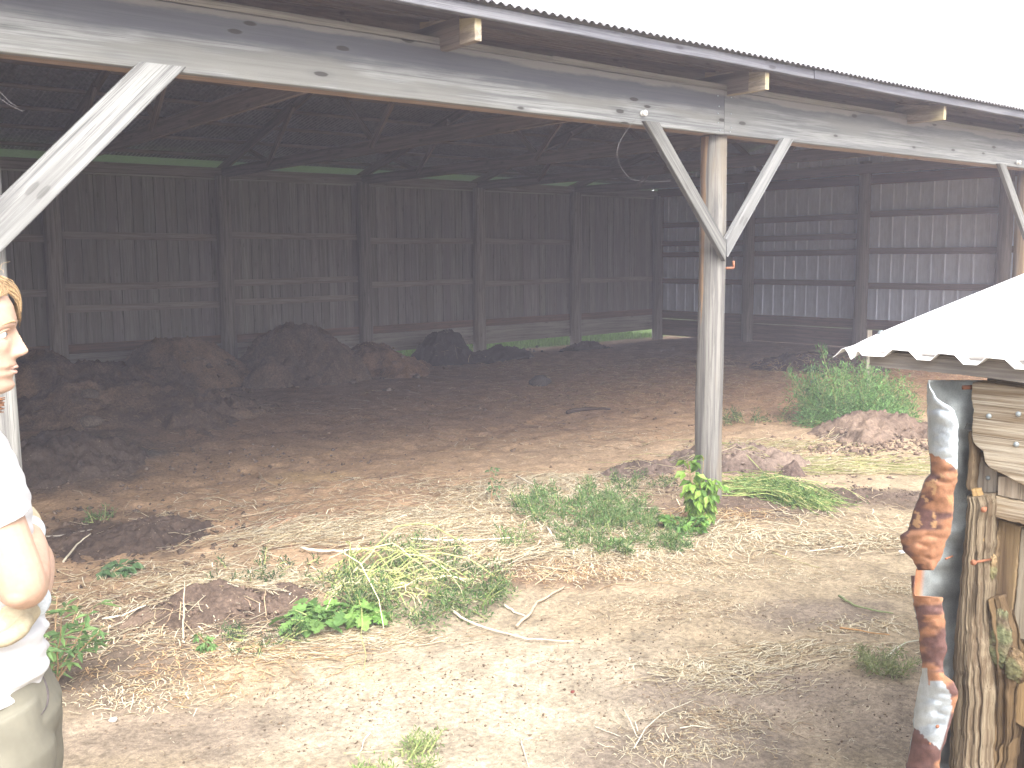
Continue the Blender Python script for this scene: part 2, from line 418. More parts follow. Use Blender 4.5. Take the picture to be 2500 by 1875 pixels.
def soil_col(x, y):
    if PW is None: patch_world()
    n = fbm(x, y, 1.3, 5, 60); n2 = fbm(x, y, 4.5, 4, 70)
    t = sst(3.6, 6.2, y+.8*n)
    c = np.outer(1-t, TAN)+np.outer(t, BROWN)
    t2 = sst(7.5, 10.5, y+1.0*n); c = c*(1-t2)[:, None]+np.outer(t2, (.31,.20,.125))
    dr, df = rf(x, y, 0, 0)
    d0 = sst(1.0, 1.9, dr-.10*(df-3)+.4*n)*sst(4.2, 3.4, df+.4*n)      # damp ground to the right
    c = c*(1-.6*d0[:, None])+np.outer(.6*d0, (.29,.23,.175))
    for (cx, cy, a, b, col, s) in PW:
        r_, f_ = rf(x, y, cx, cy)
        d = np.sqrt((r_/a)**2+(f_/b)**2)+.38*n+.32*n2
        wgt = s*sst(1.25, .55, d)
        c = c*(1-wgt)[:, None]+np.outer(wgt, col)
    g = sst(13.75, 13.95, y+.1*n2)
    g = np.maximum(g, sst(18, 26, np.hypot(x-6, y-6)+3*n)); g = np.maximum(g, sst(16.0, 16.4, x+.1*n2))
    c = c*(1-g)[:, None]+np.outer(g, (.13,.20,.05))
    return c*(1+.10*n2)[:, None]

def axis_pts(a, b, step, far):
    inner = np.arange(a, b+step*.5, step); out = [];
    d = step; p = b
    while p < far: d *= 1.35; p += d; out.append(p)
    lo = []; d = step; p = a
    while p > -far: d *= 1.35; p -= d; lo.append(p)
    return np.array(lo[::-1]), inner, np.array(out)
lx, ix, ox = axis_pts(-.6, 9.0, .028, 420); _, ix2, ox2 = axis_pts(9.05, 16.6, .07, 420)
xs = np.concatenate([lx, ix, ix2, ox2])
ly, iy, _ = axis_pts(.6, 7.6, .028, 420); _, iy2, oy2 = axis_pts(7.65, 14.4, .07, 420)
ys = np.concatenate([ly, iy, iy2, oy2])
GX, GY = np.meshgrid(xs, ys); gx, gy = GX.ravel(), GY.ravel()
gzv = gz(gx, gy); nx_, ny_ = len(xs), len(ys)
idx = np.arange(nx_*ny_).reshape(ny_, nx_)
gf = np.stack([idx[:-1, :-1], idx[:-1, 1:], idx[1:, 1:], idx[1:, :-1]], -1).reshape(-1, 4)
near = sst(9, 7, np.hypot(gx-3, gy-3))
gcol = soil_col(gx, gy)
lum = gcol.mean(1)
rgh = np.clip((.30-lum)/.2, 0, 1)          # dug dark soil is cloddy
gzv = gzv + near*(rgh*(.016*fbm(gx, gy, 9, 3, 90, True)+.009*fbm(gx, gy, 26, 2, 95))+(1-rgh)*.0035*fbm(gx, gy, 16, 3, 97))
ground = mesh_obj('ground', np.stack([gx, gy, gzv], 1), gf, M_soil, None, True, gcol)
tag(ground, kind='structure')

# ------------------------------------------------------------------ the open-fronted barn
YF, YB, XE = 4.18, 13.71, 15.62
barn = empty('open_barn', (5.5, 4.3, 0), 'long open-fronted pole barn of grey weathered timber with a corrugated roof and dark interior', 'barn')
SK = .87                                             # the trusses run a little askew of the end wall
TX = [3.147+2.32*k for k in range(-2, 6)]
def tx_at(x0, y): return x0+SK*(y-YF)/(YB-YF)
RIDGE_Y, RIDGE_Z, EAVE_Z, REAR_Z = 8.95, 4.12, 2.855, 2.97
def roof_under(y):
    return EAVE_Z+(RIDGE_Z-EAVE_Z)*(y-3.83)/(RIDGE_Y-3.83) if y < RIDGE_Y else RIDGE_Z+(REAR_Z-RIDGE_Z)*(y-RIDGE_Y)/(14.30-RIDGE_Y)

hb = plank('header_beam', (-3.6, 4.203, 2.615), (5.418, 4.203, 2.615), .28, .046, M_beam, barn, seg=60, seed=1)
hb2 = plank('header_beam', (5.424, 4.203, 2.618), (15.6, 4.203, 2.618), .275, .046, M_beam2, barn, seg=60, seed=2)
plank('inner_beam', (-3.6, 4.30, 2.62), (15.6, 4.30, 2.62), .275, .135, M_under, barn, seg=60, seed=3)
plank('header_strip', (-3.6, 4.207, 2.774), (3.9, 4.207, 2.774), .034, .05, M_strip, barn, seg=30, seed=4)
plank('header_strip', (3.904, 4.209, 2.776), (15.6, 4.209, 2.776), .038, .05, M_strip, barn, seg=40, seed=5)
plank('fascia_board', (-3.6, 3.85, 2.855), (5.9, 3.85, 2.857), .056, .038, M_fasc, barn, seg=60, seed=6, wob=.004)
plank('fascia_board', (5.903, 3.85, 2.857), (15.8, 3.85, 2.862), .058, .038, M_fasc, barn, seg=60, seed=7, wob=.004)
# nail heads where the two header boards meet over the pole
for (px, py) in [(1752,234),(1755,260),(1752,277),(1753,300),(1757,318),(1785,238),(1784,278),(1785,312),(1782,322)]:
    p = yp(px, py, 4.178); mb = MB(); mb.tube([p, p+np.array([0, -.004, 0])], .0045, 6); mb.build('nail', M_nail, hb if px < 1770 else hb2)

# front poles and knee braces
def polex(px, py, y=4.29): return yp(px, py, y)[0]
XL = polex(28, 1100)-.06; XM = polex(1739, 679); XR = polex(2506, 600)
pl = pole('front_pole', (XL, 4.30, -.3), (XL, 4.30, 2.47), .088, .086, M_pole, barn, 1, (1.35, 1.38, 1.40), flat=.55, rough=.03)
pm = pole('front_pole', (XM-.005, 4.29, -.3), (XM, 4.29, 2.477), .087, .083, M_pole, barn, 2, rough=.05, flat=.8)
pr = pole('front_pole', (XR, 4.30, -.3), (XR, 4.30, 2.477), .11, .105, M_polebrown, barn, 3, rough=.06)
pole('front_pole', (14.4, 4.30, -.3), (14.4, 4.30, 2.477), .10, .095, M_pole, barn, 4)
# long stripped, orange-brown edge of the middle pole
v = []
zs = np.linspace(.9, 2.47, 50)
mb = MB()
for j in range(len(zs)):
    wdt = .38+.10*(vn(zs[j]*3, .5, 3)-.5)
    if zs[j] > 2.2: wdt += .35*(zs[j]-2.2)
    if zs[j] < 1.5: wdt -= .2*(1.5-zs[j])
    for k in range(7):
        a = math.pi*(.66+wdt*k/6.0*.9); r = .089+.002*vn(j*.7, k, 4)+(0 if 0 < k < 6 else -.006)
        v.append((XM+r*math.cos(a)*.99, 4.29+r*math.sin(a), zs[j]))
mesh_obj('bare_strip', v, [(j*7+k, j*7+k+1, (j+1)*7+k+1, (j+1)*7+k) for j in range(len(zs)-1) for k in range(6)],
         wood('orange_bare_wood', (.42, .28, .17), (.26, .165, .10), 'Z', 1.5, .2, .7, gain=0.66), pm, True, (1, 1, 1))

def P3(px, py, y): return yp(px, py, y)
def brace(p_top, p_bot, wd, mat, y, seed, ext=.02, tint=(1, 1, 1)):
    a, b = P3(*p_top, y), P3(*p_bot, y); d = (b-a)/np.linalg.norm(b-a)
    wdir = np.array([-d[2], 0, d[0]])
    return plank('knee_brace', a-d*ext, b+d*ext, wd, .04, mat, barn, wdir, 24, seed=seed, tint=tint)
# the ends are cut level: trim the square ends with a bisect
def trim(o, z, keep_below=True):
    bm = bmesh.new(); bm.from_mesh(o.data); Mi = WM[o.name].inverted()
    co = Mi @ Vector((0, 0, z)); no = (Mi.to_3x3() @ Vector((0, 0, 1))).normalized()
    # plane point in world: any x,y at height z on the board's line
    c = WM[o.name] @ Vector((0, 0, 0)); co = Mi @ Vector((c.x, c.y, z))
    r = bmesh.ops.bisect_plane(bm, geom=bm.verts[:]+bm.edges[:]+bm.faces[:], plane_co=co, plane_no=no, clear_outer=keep_below, clear_inner=not keep_below)
    e = [g for g in r['geom_cut'] if isinstance(g, bmesh.types.BMEdge)]
    bmesh.ops.contextual_create(bm, geom=e)
    bm.to_mesh(o.data); bm.free()
def trimx(o, x, keep_left=True):
    bm = bmesh.new(); bm.from_mesh(o.data); Mi = WM[o.name].inverted()
    c = WM[o.name] @ Vector((0, 0, 0)); co = Mi @ Vector((x, c.y, c.z)); no = (Mi.to_3x3() @ Vector((1, 0, 0))).normalized()
    r = bmesh.ops.bisect_plane(bm, geom=bm.verts[:]+bm.edges[:]+bm.faces[:], plane_co=co, plane_no=no, clear_outer=keep_left, clear_inner=not keep_left)
    e = [g for g in r['geom_cut'] if isinstance(g, bmesh.types.BMEdge)]
    bmesh.ops.contextual_create(bm, geom=e); bm.to_mesh(o.data); bm.free()
b1 = brace((397, 160), (-15, 565), .135, M_pale, 4.158, 1, .12); trim(b1, 2.492); trimx(b1, XL+.0, False)
b2 = brace((1590, 300), (1757, 595), .092, M_grey, 4.165, 2, .12); trim(b2, 2.498); trimx(b2, float(P3(1767, 600, 4.165)[0]), True)
b3 = brace((1918, 345), (1783, 585), .090, M_pale, 4.165, 3, .12, (.88, .88, .89)); trim(b3, 2.492); trimx(b3, float(P3(1769, 600, 4.165)[0])+.002, False)
b4 = brace((2440, 392), (2500, 560), .092, M_grey, 4.165, 4, .10, (1.2, 1.2, 1.2)); trim(b4, 2.492)
brace_r = plank('knee_brace', (XR+.75, 4.165, 2.48), (XR+.05, 4.165, 1.75), .09, .04, M_pale, barn, (1, 0, -1), 10)

# bent rusty bolt on the middle pole, porcelain insulators and loose wires
h0 = P3(1766, 655, 4.26)
MBt = MB(); hx = P3(1791, 654, 4.24); hz = P3(1791, 637, 4.24)
MBt.tube([h0-np.array([.03, 0, 0]), h0, (h0+hx)/2, hx-np.array([.004, 0, 0]), hx+np.array([0, 0, .006]), (hx+hz)/2, hz], .0085, 8)
MBt.build('bent_bolt', M_rustbolt, pm, True)
def insulator(px, py, par):
    p = P3(px, py, 4.18); m = MB()
    for (a, b, r) in ((0, .012, .017), (.012, .020, .011), (.020, .034, .017)):
        m.tube([p+np.array([.000, -a, 0]), p+np.array([0, -b, 0])], r, 14, (.9, .9, .88))
    m.tube([p+np.array([0, -.034, 0]), p+np.array([0, -.040, 0])], .005, 8, (.4, .4, .4))
    m.build('insulator', M_porc, par, True)
insulator(1567, 277, hb); insulator(2483, 397, hb2)
def wire(pts, ys_, par, r=.0011):
    P = [P3(px, py, y) for (px, py), y in zip(pts, ys_)]
    P = np.array(P); t = np.linspace(0, len(P)-1, len(P)*6); Q = np.stack([np.interp(t, range(len(P)), P[:, i]) for i in range(3)], 1)
    k = np.ones(5)/5; Qs = Q.copy()
    for i in range(3): Qs[2:-2, i] = np.convolve(Q[:, i], k, 'valid')
    m = MB(); m.tube(Qs, r, 5); m.build('loose_wire', M_wire, par, True)
wire([(1560,280),(1540,305),(1512,345),(1505,375),(1515,410),(1540,438),(1580,445),(1638,442)], [4.14,4.13,4.12,4.12,4.12,4.12,4.13,4.15], hb)
wire([(-30,232),(0,240),(25,258),(58,273)], [4.1]*4, hb); wire([(-30,205),(0,224),(22,248),(44,262)], [4.1]*4, hb)
wire([(1130,112),(1165,118),(1215,135),(1270,148),(1330,147),(1390,165)], [4.1]*6, hb)

# trusses: chords as one member each, thin webs as sub-parts; the tails show under the eave
for i, x0 in enumerate(TX):
    if i == len(TX)-1: continue
    m = MB()
    a = np.array([tx_at(x0, 4.0), 4.0, 2.795]); bnd = np.array([tx_at(x0, 13.9), 13.9, 2.91])
    tr = plank('roof_truss', a, bnd, .14, .042, M_rafter, barn, seg=20, seed=i)
    for (y0, y1) in ((4.3, RIDGE_Y), (13.9, RIDGE_Y)):
        plank('top_chord', (tx_at(x0, y0), y0, roof_under(y0)-.13), (tx_at(x0, y1), y1, roof_under(y1)-.13), .12, .04, M_rafter, tr, seg=8, seed=i+20)
    for (yb, dx) in ((6.0, .85), (9.1, 1.1), (11.9, .85)):
        for sg in (-1, 1):
            yt = yb+sg*dx
            zb = 2.79+.115*(yb-YF)/(YB-YF); zt = roof_under(yt)-.15
            plank('web_member', (tx_at(x0, yb)+.042*sg, yb, zb), (tx_at(x0, yt)+.042*sg, yt, zt), .062, .038, M_rafter, tr, (0, 1, 0), 4, seed=i)
    # tail: level underside, upper corner sloping off to the eave
    y0, y1 = 4.18, 3.868
    prof = [(y0+.2, 2.727), (y1, 2.722), (y1, 2.825), (y1+.02, 2.829), (y0+.2, 2.90)]
    xw = .0205
    tl = []
    for s_ in (-1, 1): tl += [(x0+s_*xw+(yy-YF)*SK/9.53, yy, zz+.002*math.sin(i)) for yy, zz in prof]
    n = len(prof)
    fc = [tuple(range(n)), tuple(range(2*n-1, n-1, -1))]+[(k, n+k, n+(k+1) % n, (k+1) % n) for k in range(n)]
    cc = [(1.05, 1.0, .92) if k % n in (1, 2, 3) else (.72, .60, .54) for k in range(2*n)]  # shade under the eave put into the colour: dark inside, bright outer end
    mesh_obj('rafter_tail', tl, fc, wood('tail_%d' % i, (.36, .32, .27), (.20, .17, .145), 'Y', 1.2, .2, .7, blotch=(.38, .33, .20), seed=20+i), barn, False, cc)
# purlins and sheet roof
for k, y in enumerate(np.concatenate([np.arange(4.35, 8.9, .62), np.arange(9.1, 14.0, .62)])):
    z = roof_under(y)-.035
    plank('purlin', (-3.6, y, z), (15.9, y, z), .04, .09, M_rafter, barn, (0, -.24, 1), 10, seed=k)
plank('purlin', (-3.6, 14.22, REAR_Z-.02), (15.9, 14.22, REAR_Z-.02), .06, .04, M_rafter, barn, seg=10)
def roof_sheet(y0, z0, y1, z1):
    pit = .056; x = np.arange(-3.75, 15.95, pit/6); nx = len(x); rows = 8
    V = []; amp = .0085
    jag = .006*(vn(x*1.5, x*0+3, 5)-.5)
    for j in range(rows+1):
        t = j/rows; y = y0+(y1-y0)*t; z = z0+(z1-z0)*t
        V.append(np.stack([x, np.full(nx, y)+(jag if j == 0 else 0), z+.012+amp*np.sin(2*math.pi*x/pit)+.006*(vn(x*.6, np.full(nx, y), 6)-.5)], 1))
    V = np.concatenate(V); I = np.arange((rows+1)*nx).reshape(rows+1, nx)
    F = np.stack([I[:-1, :-1], I[:-1, 1:], I[1:, 1:], I[1:, :-1]], -1).reshape(-1, 4)
    return mesh_obj('roof_sheet', V, F, M_roof, barn, True, (1, 1, 1))
roof_sheet(3.80, 2.884, RIDGE_Y+.02, RIDGE_Z+.01); roof_sheet(14.36, REAR_Z-.005, RIDGE_Y-.02, RIDGE_Z+.018)

# added sheet under the rear overhang; bounce light from the grass put into its green
mesh_obj('grass_bounce_sheet', [(-3.5, 13.745, roof_under(13.745)-.010), (XE, 13.745, roof_under(13.745)-.010), (XE, 14.33, roof_under(14.33)-.010), (-3.5, 14.33, roof_under(14.33)-.010),
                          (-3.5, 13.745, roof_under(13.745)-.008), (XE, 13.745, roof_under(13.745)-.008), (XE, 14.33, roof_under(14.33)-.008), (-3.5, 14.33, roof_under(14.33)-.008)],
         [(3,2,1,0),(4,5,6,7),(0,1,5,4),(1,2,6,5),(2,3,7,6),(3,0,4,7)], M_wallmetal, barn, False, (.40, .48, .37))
# rear wall: boards, girts, skirting, poles and top plate
m = MB(); x = -3.5; k = 0
while x < XE:
    wdt = random.choice([.14, .15, .16, .19, .20, .145]); y = YB+random.uniform(0, .010)
    t = random.uniform(.9, 1.1); b0 = .50+random.uniform(-.04, .0)
    m.box((x+.003, y, b0), (x+wdt-.003-random.uniform(0, .004), y+.02, 2.93), (t, t*random.uniform(.97, 1.02), t*random.uniform(.94, 1.03))); x += wdt; k += 1
rw = m.build('rear_wall', M_boards, barn)
mesh_obj('gap_backing', [(-3.5, YB+.045, .45), (XE, YB+.045, .45), (XE, YB+.045, 2.93), (-3.5, YB+.045, 2.93),  # added dark backing so no daylight shows through the board gaps
                       (-3.5, YB+.052, .45), (XE, YB+.052, .45), (XE, YB+.052, 2.93), (-3.5, YB+.052, 2.93)],
         [(0,1,2,3),(7,6,5,4),(0,4,5,1),(1,5,6,2),(2,6,7,3),(3,7,4,0)], M_redbr, rw, False, (.4, .45, .5))
RX = [XE-.05-2.32*k for k in range(9)]
for k, xx in enumerate(RX):
    pole('rear_pole', (xx-.01, YB-.11, -.3), (xx, YB-.11, 2.86), .115, .105, M_inpole, barn, k+1, (.9+.15*(k % 3), .9+.15*(k % 3), .92+.13*(k % 3)), n=16)
gird = {0: [683], 1: [683, 590], 2: [684, 590], 3: [679, 721, 579], 4: [687, 733, 579], 5: [710, 579], 6: [712, 600], 7: [712]}
cxs = {0: 1500, 1: 1500, 2: 1290, 3: 1030, 4: 730, 5: 350, 6: 60, 7: 20}
for k, lst in gird.items():
    for q, py in enumerate(lst):
        z = float(yp(cxs[k], py, YB)[2])
        plank('wall_girt', (RX[k+1]+.08, YB-.025, z+.004*q), (RX[k]-.08, YB-.025, z-.004*q+random.uniform(-.02, .02)), .095, .04, M_girt, barn, seg=4, seed=k*3+q, tint=(1.25, 1.22, 1.2))
for k in range(8):
    a, b = RX[k+1]+.02, RX[k]-.02
    plank('skirt_board', (a, YB-.02, .545), (b, YB-.02, .55), .12, .035, M_redbr, barn, seg=4, seed=k)
    plank('skirt_board', (a, YB-.024, .385), (b, YB-.024, .40), .19, .04, M_skirt, barn, seg=6, seed=k+11, tint=(.95,)*3)
    z0 = .19 if k > 2 else .185
    if k in (0, 1, 2):
        plank('skirt_board', (a-.12, YB-.03, z0+.06), (b, YB-.03, z0+.085), .15, .04, M_skirt, barn, seg=6, seed=k+31, tint=(.85, .84, .82))
    elif k == 3:
        plank('skirt_board', (a-.1, YB-.03, .235), (b+.1, YB-.03, .215), .18, .04, M_skirt, barn, seg=6, seed=k+31, tint=(1.1, 1.1, 1.06))
    else:
        plank('skirt_board', (a-.1, YB-.03, .19), (b+.1, YB-.03, .20), .20, .04, M_skirt, barn, seg=6, seed=k+31, tint=(1.0, 1.0, .96))
plank('top_plate', (-3.5, YB-.03, 2.905), (XE, YB-.03, 2.905), .14, .05, M_girt, barn, seg=16)
plank('top_strip', (-3.5, YB-.015, 2.823), (XE, YB-.015, 2.823), .022, .05, M_skirt, barn, seg=16)
# right end wall: ribbed metal on girts and poles
def end_wall():
    pit, V, ys_ = .2286, [], []
    y = 4.25; prof = []
    while y < YB+.1:
        for (d, h) in ((0, 0), (.012, .02), (.034, .02), (.046, 0), (.100, 0), (.106, .0025), (.112, 0), (.165, 0), (.171, .0025), (.177, 0)):
            prof.append((y+d, h))
        y += pit
    for (yy, h) in prof:
        top = min(roof_under(min(yy, 14.2))-.02, 4.2)
        V.append((XE+.03-h, yy, .573+.0*yy)); V.append((XE+.03-h, yy, top))
    n = len(prof); F = [(2*i, 2*i+1, 2*i+3, 2*i+2) for i in range(n-1)]
    o = mesh_obj('end_wall', V, F, M_wallmetal, barn, False, (1, 1, 1))
    s = o.modifiers.new('solid', 'SOLIDIFY'); s.thickness = .001
    return o
ew = end_wall()
EY = [float(xp(px, 601, XE-.1)[1]) for px in (1829, 2107, 2452)]
ely = [YB-.1]+EY+[4.6]
for k, yy in enumerate(EY+[4.6]):
    pole('end_pole', (XE-.12, yy, -.3), (XE-.10, yy, 3.2), .105, .095, M_inpole, barn, k+30, (.8, .78, .76), n=16, flat=.75)
for k in range(4):
    a, b = ely[k]-.06, ely[k+1]+.06
    zs_ = [2.338, 1.732, 1.154]
    if k == 1: zs_ = [2.30, 1.97, 1.70, 1.19]
    if k == 0: zs_ = [2.28, 1.92, 1.70, 1.18]
    for q, z in enumerate(zs_):
        plank('wall_girt', (XE-.03, a, z), (XE-.03, b, z+random.uniform(-.015, .015)), .10, .04, M_redbr if k < 1 else M_girt, barn, seg=4, seed=k*5+q+50, tint=(.85, .75, .72))
    for q, z in enumerate((.50, .33, .165 if k == 0 else (.180 if k == 1 else .165))):
        plank('skirt_board', (XE-.02+.004*q, a+.05, z), (XE-.02+.004*q, b-.05, z), .165, .04, M_redbr, barn, seg=4, seed=k+70+q, tint=(.9, .9, .95))
plank('top_plate', (XE-.06, 13.6, 2.92), (XE-.06, 4.3, 2.88), .16, .06, M_redbr, barn, seg=10, tint=(.8,)*3)
# left end wall, out of the picture but closing the barn
m = MB(); y = 4.3
while y < YB:
    m.box((-3.55, y, .1), (-3.53, y+.19, roof_under(y)-.03), (.9, .9, .9)); y += .193
m.build('left_end_wall', M_boards, barn)

# pale grass behind the barn (seen through the gap under the skirting)
def np_blades(n, x0, x1, y0, y1, hmin, hmax, col, cvar):
    x = rng.uniform(x0, x1, n); y = rng.uniform(y0, y1, n); z = gz(x, y)
    h = rng.uniform(hmin, hmax, n); a = rng.uniform(0, 2*math.pi, n); wv = .007
    le = rng.uniform(.0, .45, n)*h; b = rng.uniform(0, 2*math.pi, n)
    V = np.zeros((n, 3, 3)); V[:, 0] = np.stack([x-wv*np.cos(a), y-wv*np.sin(a), z], 1); V[:, 1] = np.stack([x+wv*np.cos(a), y+wv*np.sin(a), z], 1)
    V[:, 2] = np.stack([x+le*np.cos(b), y+le*np.sin(b), z+h], 1)
    c = np.array(col)*(1+rng.uniform(-cvar, cvar, (n, 1))); c = np.repeat(c, 3, 0)
    return V.reshape(-1, 3), np.arange(3*n).reshape(n, 3), c
V, F, c = np_blades(30000, 3, 16, 13.9, 17.5, .04, .13, (.15, .26, .06), .4)
tag(mesh_obj('grass', V, F, M_leaf, None, False, c), kind='stuff')

# haze: added volume standing in for lens glare, lifts the dark interior
def veil_box():
    m = bpy.data.materials.new('glare_veil'); m.use_nodes = True; t = m.node_tree; t.nodes.clear()
    o = t.nodes.new('ShaderNodeOutputMaterial'); v = t.nodes.new('ShaderNodeVolumePrincipled')
    v.inputs['Color'].default_value = (.88, .855, 1, 1); v.inputs['Density'].default_value = .0088
    t.links.new(v.outputs[0], o.inputs['Volume'])
    b = MB(); b.box((-445, -445, -1.4), (460, 460, 5.2)); h = b.build('glare_veil', m); tag(h, kind='stuff')
veil_box()

# ------------------------------------------------------------------ small log shed at the right
M_roughY = wood('bleached_plank', (.66, .58, .46), (.30, .22, .14), 'Y', 1.6, .5, 1.0, blotch=(.44, .31, .165), bumps=1.0, seed=31, gain=0.66)
M_roughZ = wood('split_post', (.47, .38, .26), (.19, .13, .08), 'Z', 2.4, .0, 1.0, blotch=(.33, .25, .16), bumps=1.0, seed=32, gain=.58, warp=.05)
M_greyZ = wood('grey_slab', (.50, .46, .40), (.32, .28, .23), 'Z', 1.0, .2, .8, bumps=.6, seed=33, gain=0.60)
M_brownZ = wood('brown_slab', (.33, .235, .145), (.14, .09, .055), 'Z', 1.3, .3, 1.0, blotch=(.38, .27, .14), bumps=.8, seed=34, gain=0.62)
M_fasY = wood('shed_fascia', (.40, .37, .34), (.22, .20, .185), 'Y', 1.0, .7, .9, bumps=.5, seed=35, gain=0.66)
shed = empty('log_shed', (3.2, .2, 0), 'small old log shed with a pale ribbed sheet roof and rust-stained metal corner flashing', 'shed')
# roof sheet
yy = []; hh = []
for (y, h) in [(1.268, -.010), (1.262, -.006), (1.245, .012), (1.238, .014), (1.230, .004), (1.222, -.012), (1.214, -.006), (1.209, .008), (1.203, .010), (1.196, .0)]:
    yy.append(y); hh.append(h)
y = 1.176; pit = .105
while y > -1.3:
    for (d, h) in ((.0, 0), (.030, .001), (.048, .018), (.085, .0175)):
        yy.append(y-d); hh.append(h)
    y -= pit
yy = np.array(yy); hh = np.array(hh); n = len(yy)
V = []; xr = np.concatenate([[2.066, 2.075, 2.10, 2.14], np.linspace(2.2, 4.9, 24)])
for x in xr:
    crump = np.exp(-(x-2.06)/.10)
    keep = np.where(yy > 1.19, crump, 1.0)
    z = 1.474+.158*(x-2.09)+np.where(yy > 1.19, hh*keep+.006*(1-keep), hh)-.012*np.clip(1.19-yy, 0, 1)
    V.append(np.stack([np.full(n, x)+.006*np.sin(yy*19)*(x < 2.08), yy, z], 1))
V = np.concatenate(V); I = np.arange(len(xr)*n).reshape(len(xr), n)
F = np.stack([I[:-1, :-1], I[:-1, 1:], I[1:, 1:], I[1:, :-1]], -1).reshape(-1, 4)
rs = mesh_obj('roof_sheet', V, F, M_shedroof, shed, False, (1, 1, 1))
sm = rs.modifiers.new('solid', 'SOLIDIFY'); sm.thickness = .0012; sm.offset = 1
for (px, py, x) in [(2151, 811, None), (2196, 810, None), (2420, 824, None)]:
    d = ray(px, py)      # meet the roof plane
    t = (1.474+.020-.158*2.09-CAMH)/(d[2]-.158*d[0]); p = C0+d*t
    mq = MB(); mq.tube([p+np.array([0, 0, -.006]), p+np.array([0, 0, .001])], .0075, 10); mq.tube([p+np.array([0, 0, .001]), p+np.array([0, 0, .004])], .005, 6)
    mq.build('roofing_screw', M_nail, rs, False)
def slab(name, outline, X, th, mat, parent=shed, rough=1.2, tint=(1, 1, 1), seed=0):
    pts = []
    for i in range(len(outline)):
        a, b = np.array(outline[i], float), np.array(outline[(i+1) % len(outline)], float); k = max(1, int(np.hypot(*(b-a))/7))
        for j in range(k):
            q = a+(b-a)*j/k; pts.append(q+rough*(np.array([vn(q[1]*.13, seed+1.5, 3), vn(q[0]*.13, seed+4.5, 4)])-.5)*2.4)
    f = [xp(x, y_, X) for x, y_ in pts]; n_ = len(f)
    cen = np.mean(f, 0)
    ins = [p+(cen-p)/np.linalg.norm(cen-p)*.0025+np.array([-.0025, 0, 0]) for p in f]
    b = [p+np.array([th, 0, 0]) for p in f]
    Vv = ins+f+b; Fv = [tuple(range(n_))]
    for i in range(n_):
        j = (i+1) % n_
        Fv += [(i, n_+i, n_+j, j), (n_+i, 2*n_+i, 2*n_+j, n_+j)]
    Fv.append(tuple(range(3*n_-1, 2*n_-1, -1)))
    o = mesh_obj(name, Vv, Fv, mat, parent, False, tint)
    bm = bmesh.new(); bm.from_mesh(o.data); bmesh.ops.recalc_face_normals(bm, faces=bm.faces); bm.to_mesh(o.data); bm.free()
    return o
# eave board under the sheet, with its sawn end at the corner
fa = slab('eave_board', [(2122,858),(2123,891),(2160,897),(2306,911),(2364,917),(2500,935),(2700,965),(2700,900),(2500,880),(2300,868)], 2.098, .045, M_fasY, tint=(1, 1, 1))
plank('eave_board', (2.12, .74, 1.446), (2.12, -1.25, 1.42), .06, .045, M_fasY, shed, seed=3)
plank('gable_rafter', (2.32, 1.00, 1.46), (4.85, 1.00, 1.86), .07, .04, M_fasY, shed, seed=4)
# horizontal boards of the near wall
tp = slab('wall_plank', [(2375,934),(2372,975),(2376,1000),(2373,1045),(2374,1078),(2388,1090),(2400,1102),(2405,1128),(2420,1146),(2452,1160),(2500,1186),(2600,1235),(2600,960),(2500,946),(2400,932)], 2.132, .05, M_roughY, rough=2.2, seed=1)
slab('wall_plank', [(2437,1163),(2435,1208),(2500,1222),(2640,1250),(2640,1195),(2500,1175),(2455,1162)], 2.15, .04, M_greyZ, tint=(1.2, 1.1, 1.0), seed=2)
slab('wall_plank', [(2433,1212),(2430,1262),(2500,1280),(2640,1312),(2640,1250),(2500,1226)], 2.142, .05, M_roughY, rough=1.8, seed=3)
slab('wall_slab', [(2382,1108),(2376,1190),(2380,1260),(2400,1330),(2432,1332),(2436,1200),(2437,1150),(2405,1135),(2395,1106)], 2.165, .03, M_greyZ, seed=4, tint=(1.05, 1.0, .95))
slab('wall_slab', [(2428,1266),(2420,1480),(2440,1530),(2470,1510),(2480,1420),(2492,1285),(2470,1275)], 2.168, .04, M_brownZ, seed=5, rough=1.6)
slab('wall_slab', [(2494,1290),(2476,1500),(2490,1560),(2640,1600),(2640,1320)], 2.172, .04, M_greyZ, seed=6, tint=(.95, .9, .8))
slab('wall_slab', [(2458,1640),(2456,1752),(2500,1776),(2640,1800),(2640,1600),(2492,1600)], 2.165, .04, M_brownZ, seed=7, rough=1.8, tint=(1.1, 1.05, 1))
slab('wall_slab', [(2452,1752),(2440,2300),(2640,2330),(2640,1790)], 2.26, .04, M_brownZ, seed=8, tint=(.55, .52, .50))  # darkened slab fills the open void, its shade put into the tint
slab('wall_slab', [(2395,1290),(2400,1420),(2420,1440),(2440,1330),(2430,1280)], 2.155, .03, M_brownZ, seed=9, rough=3)
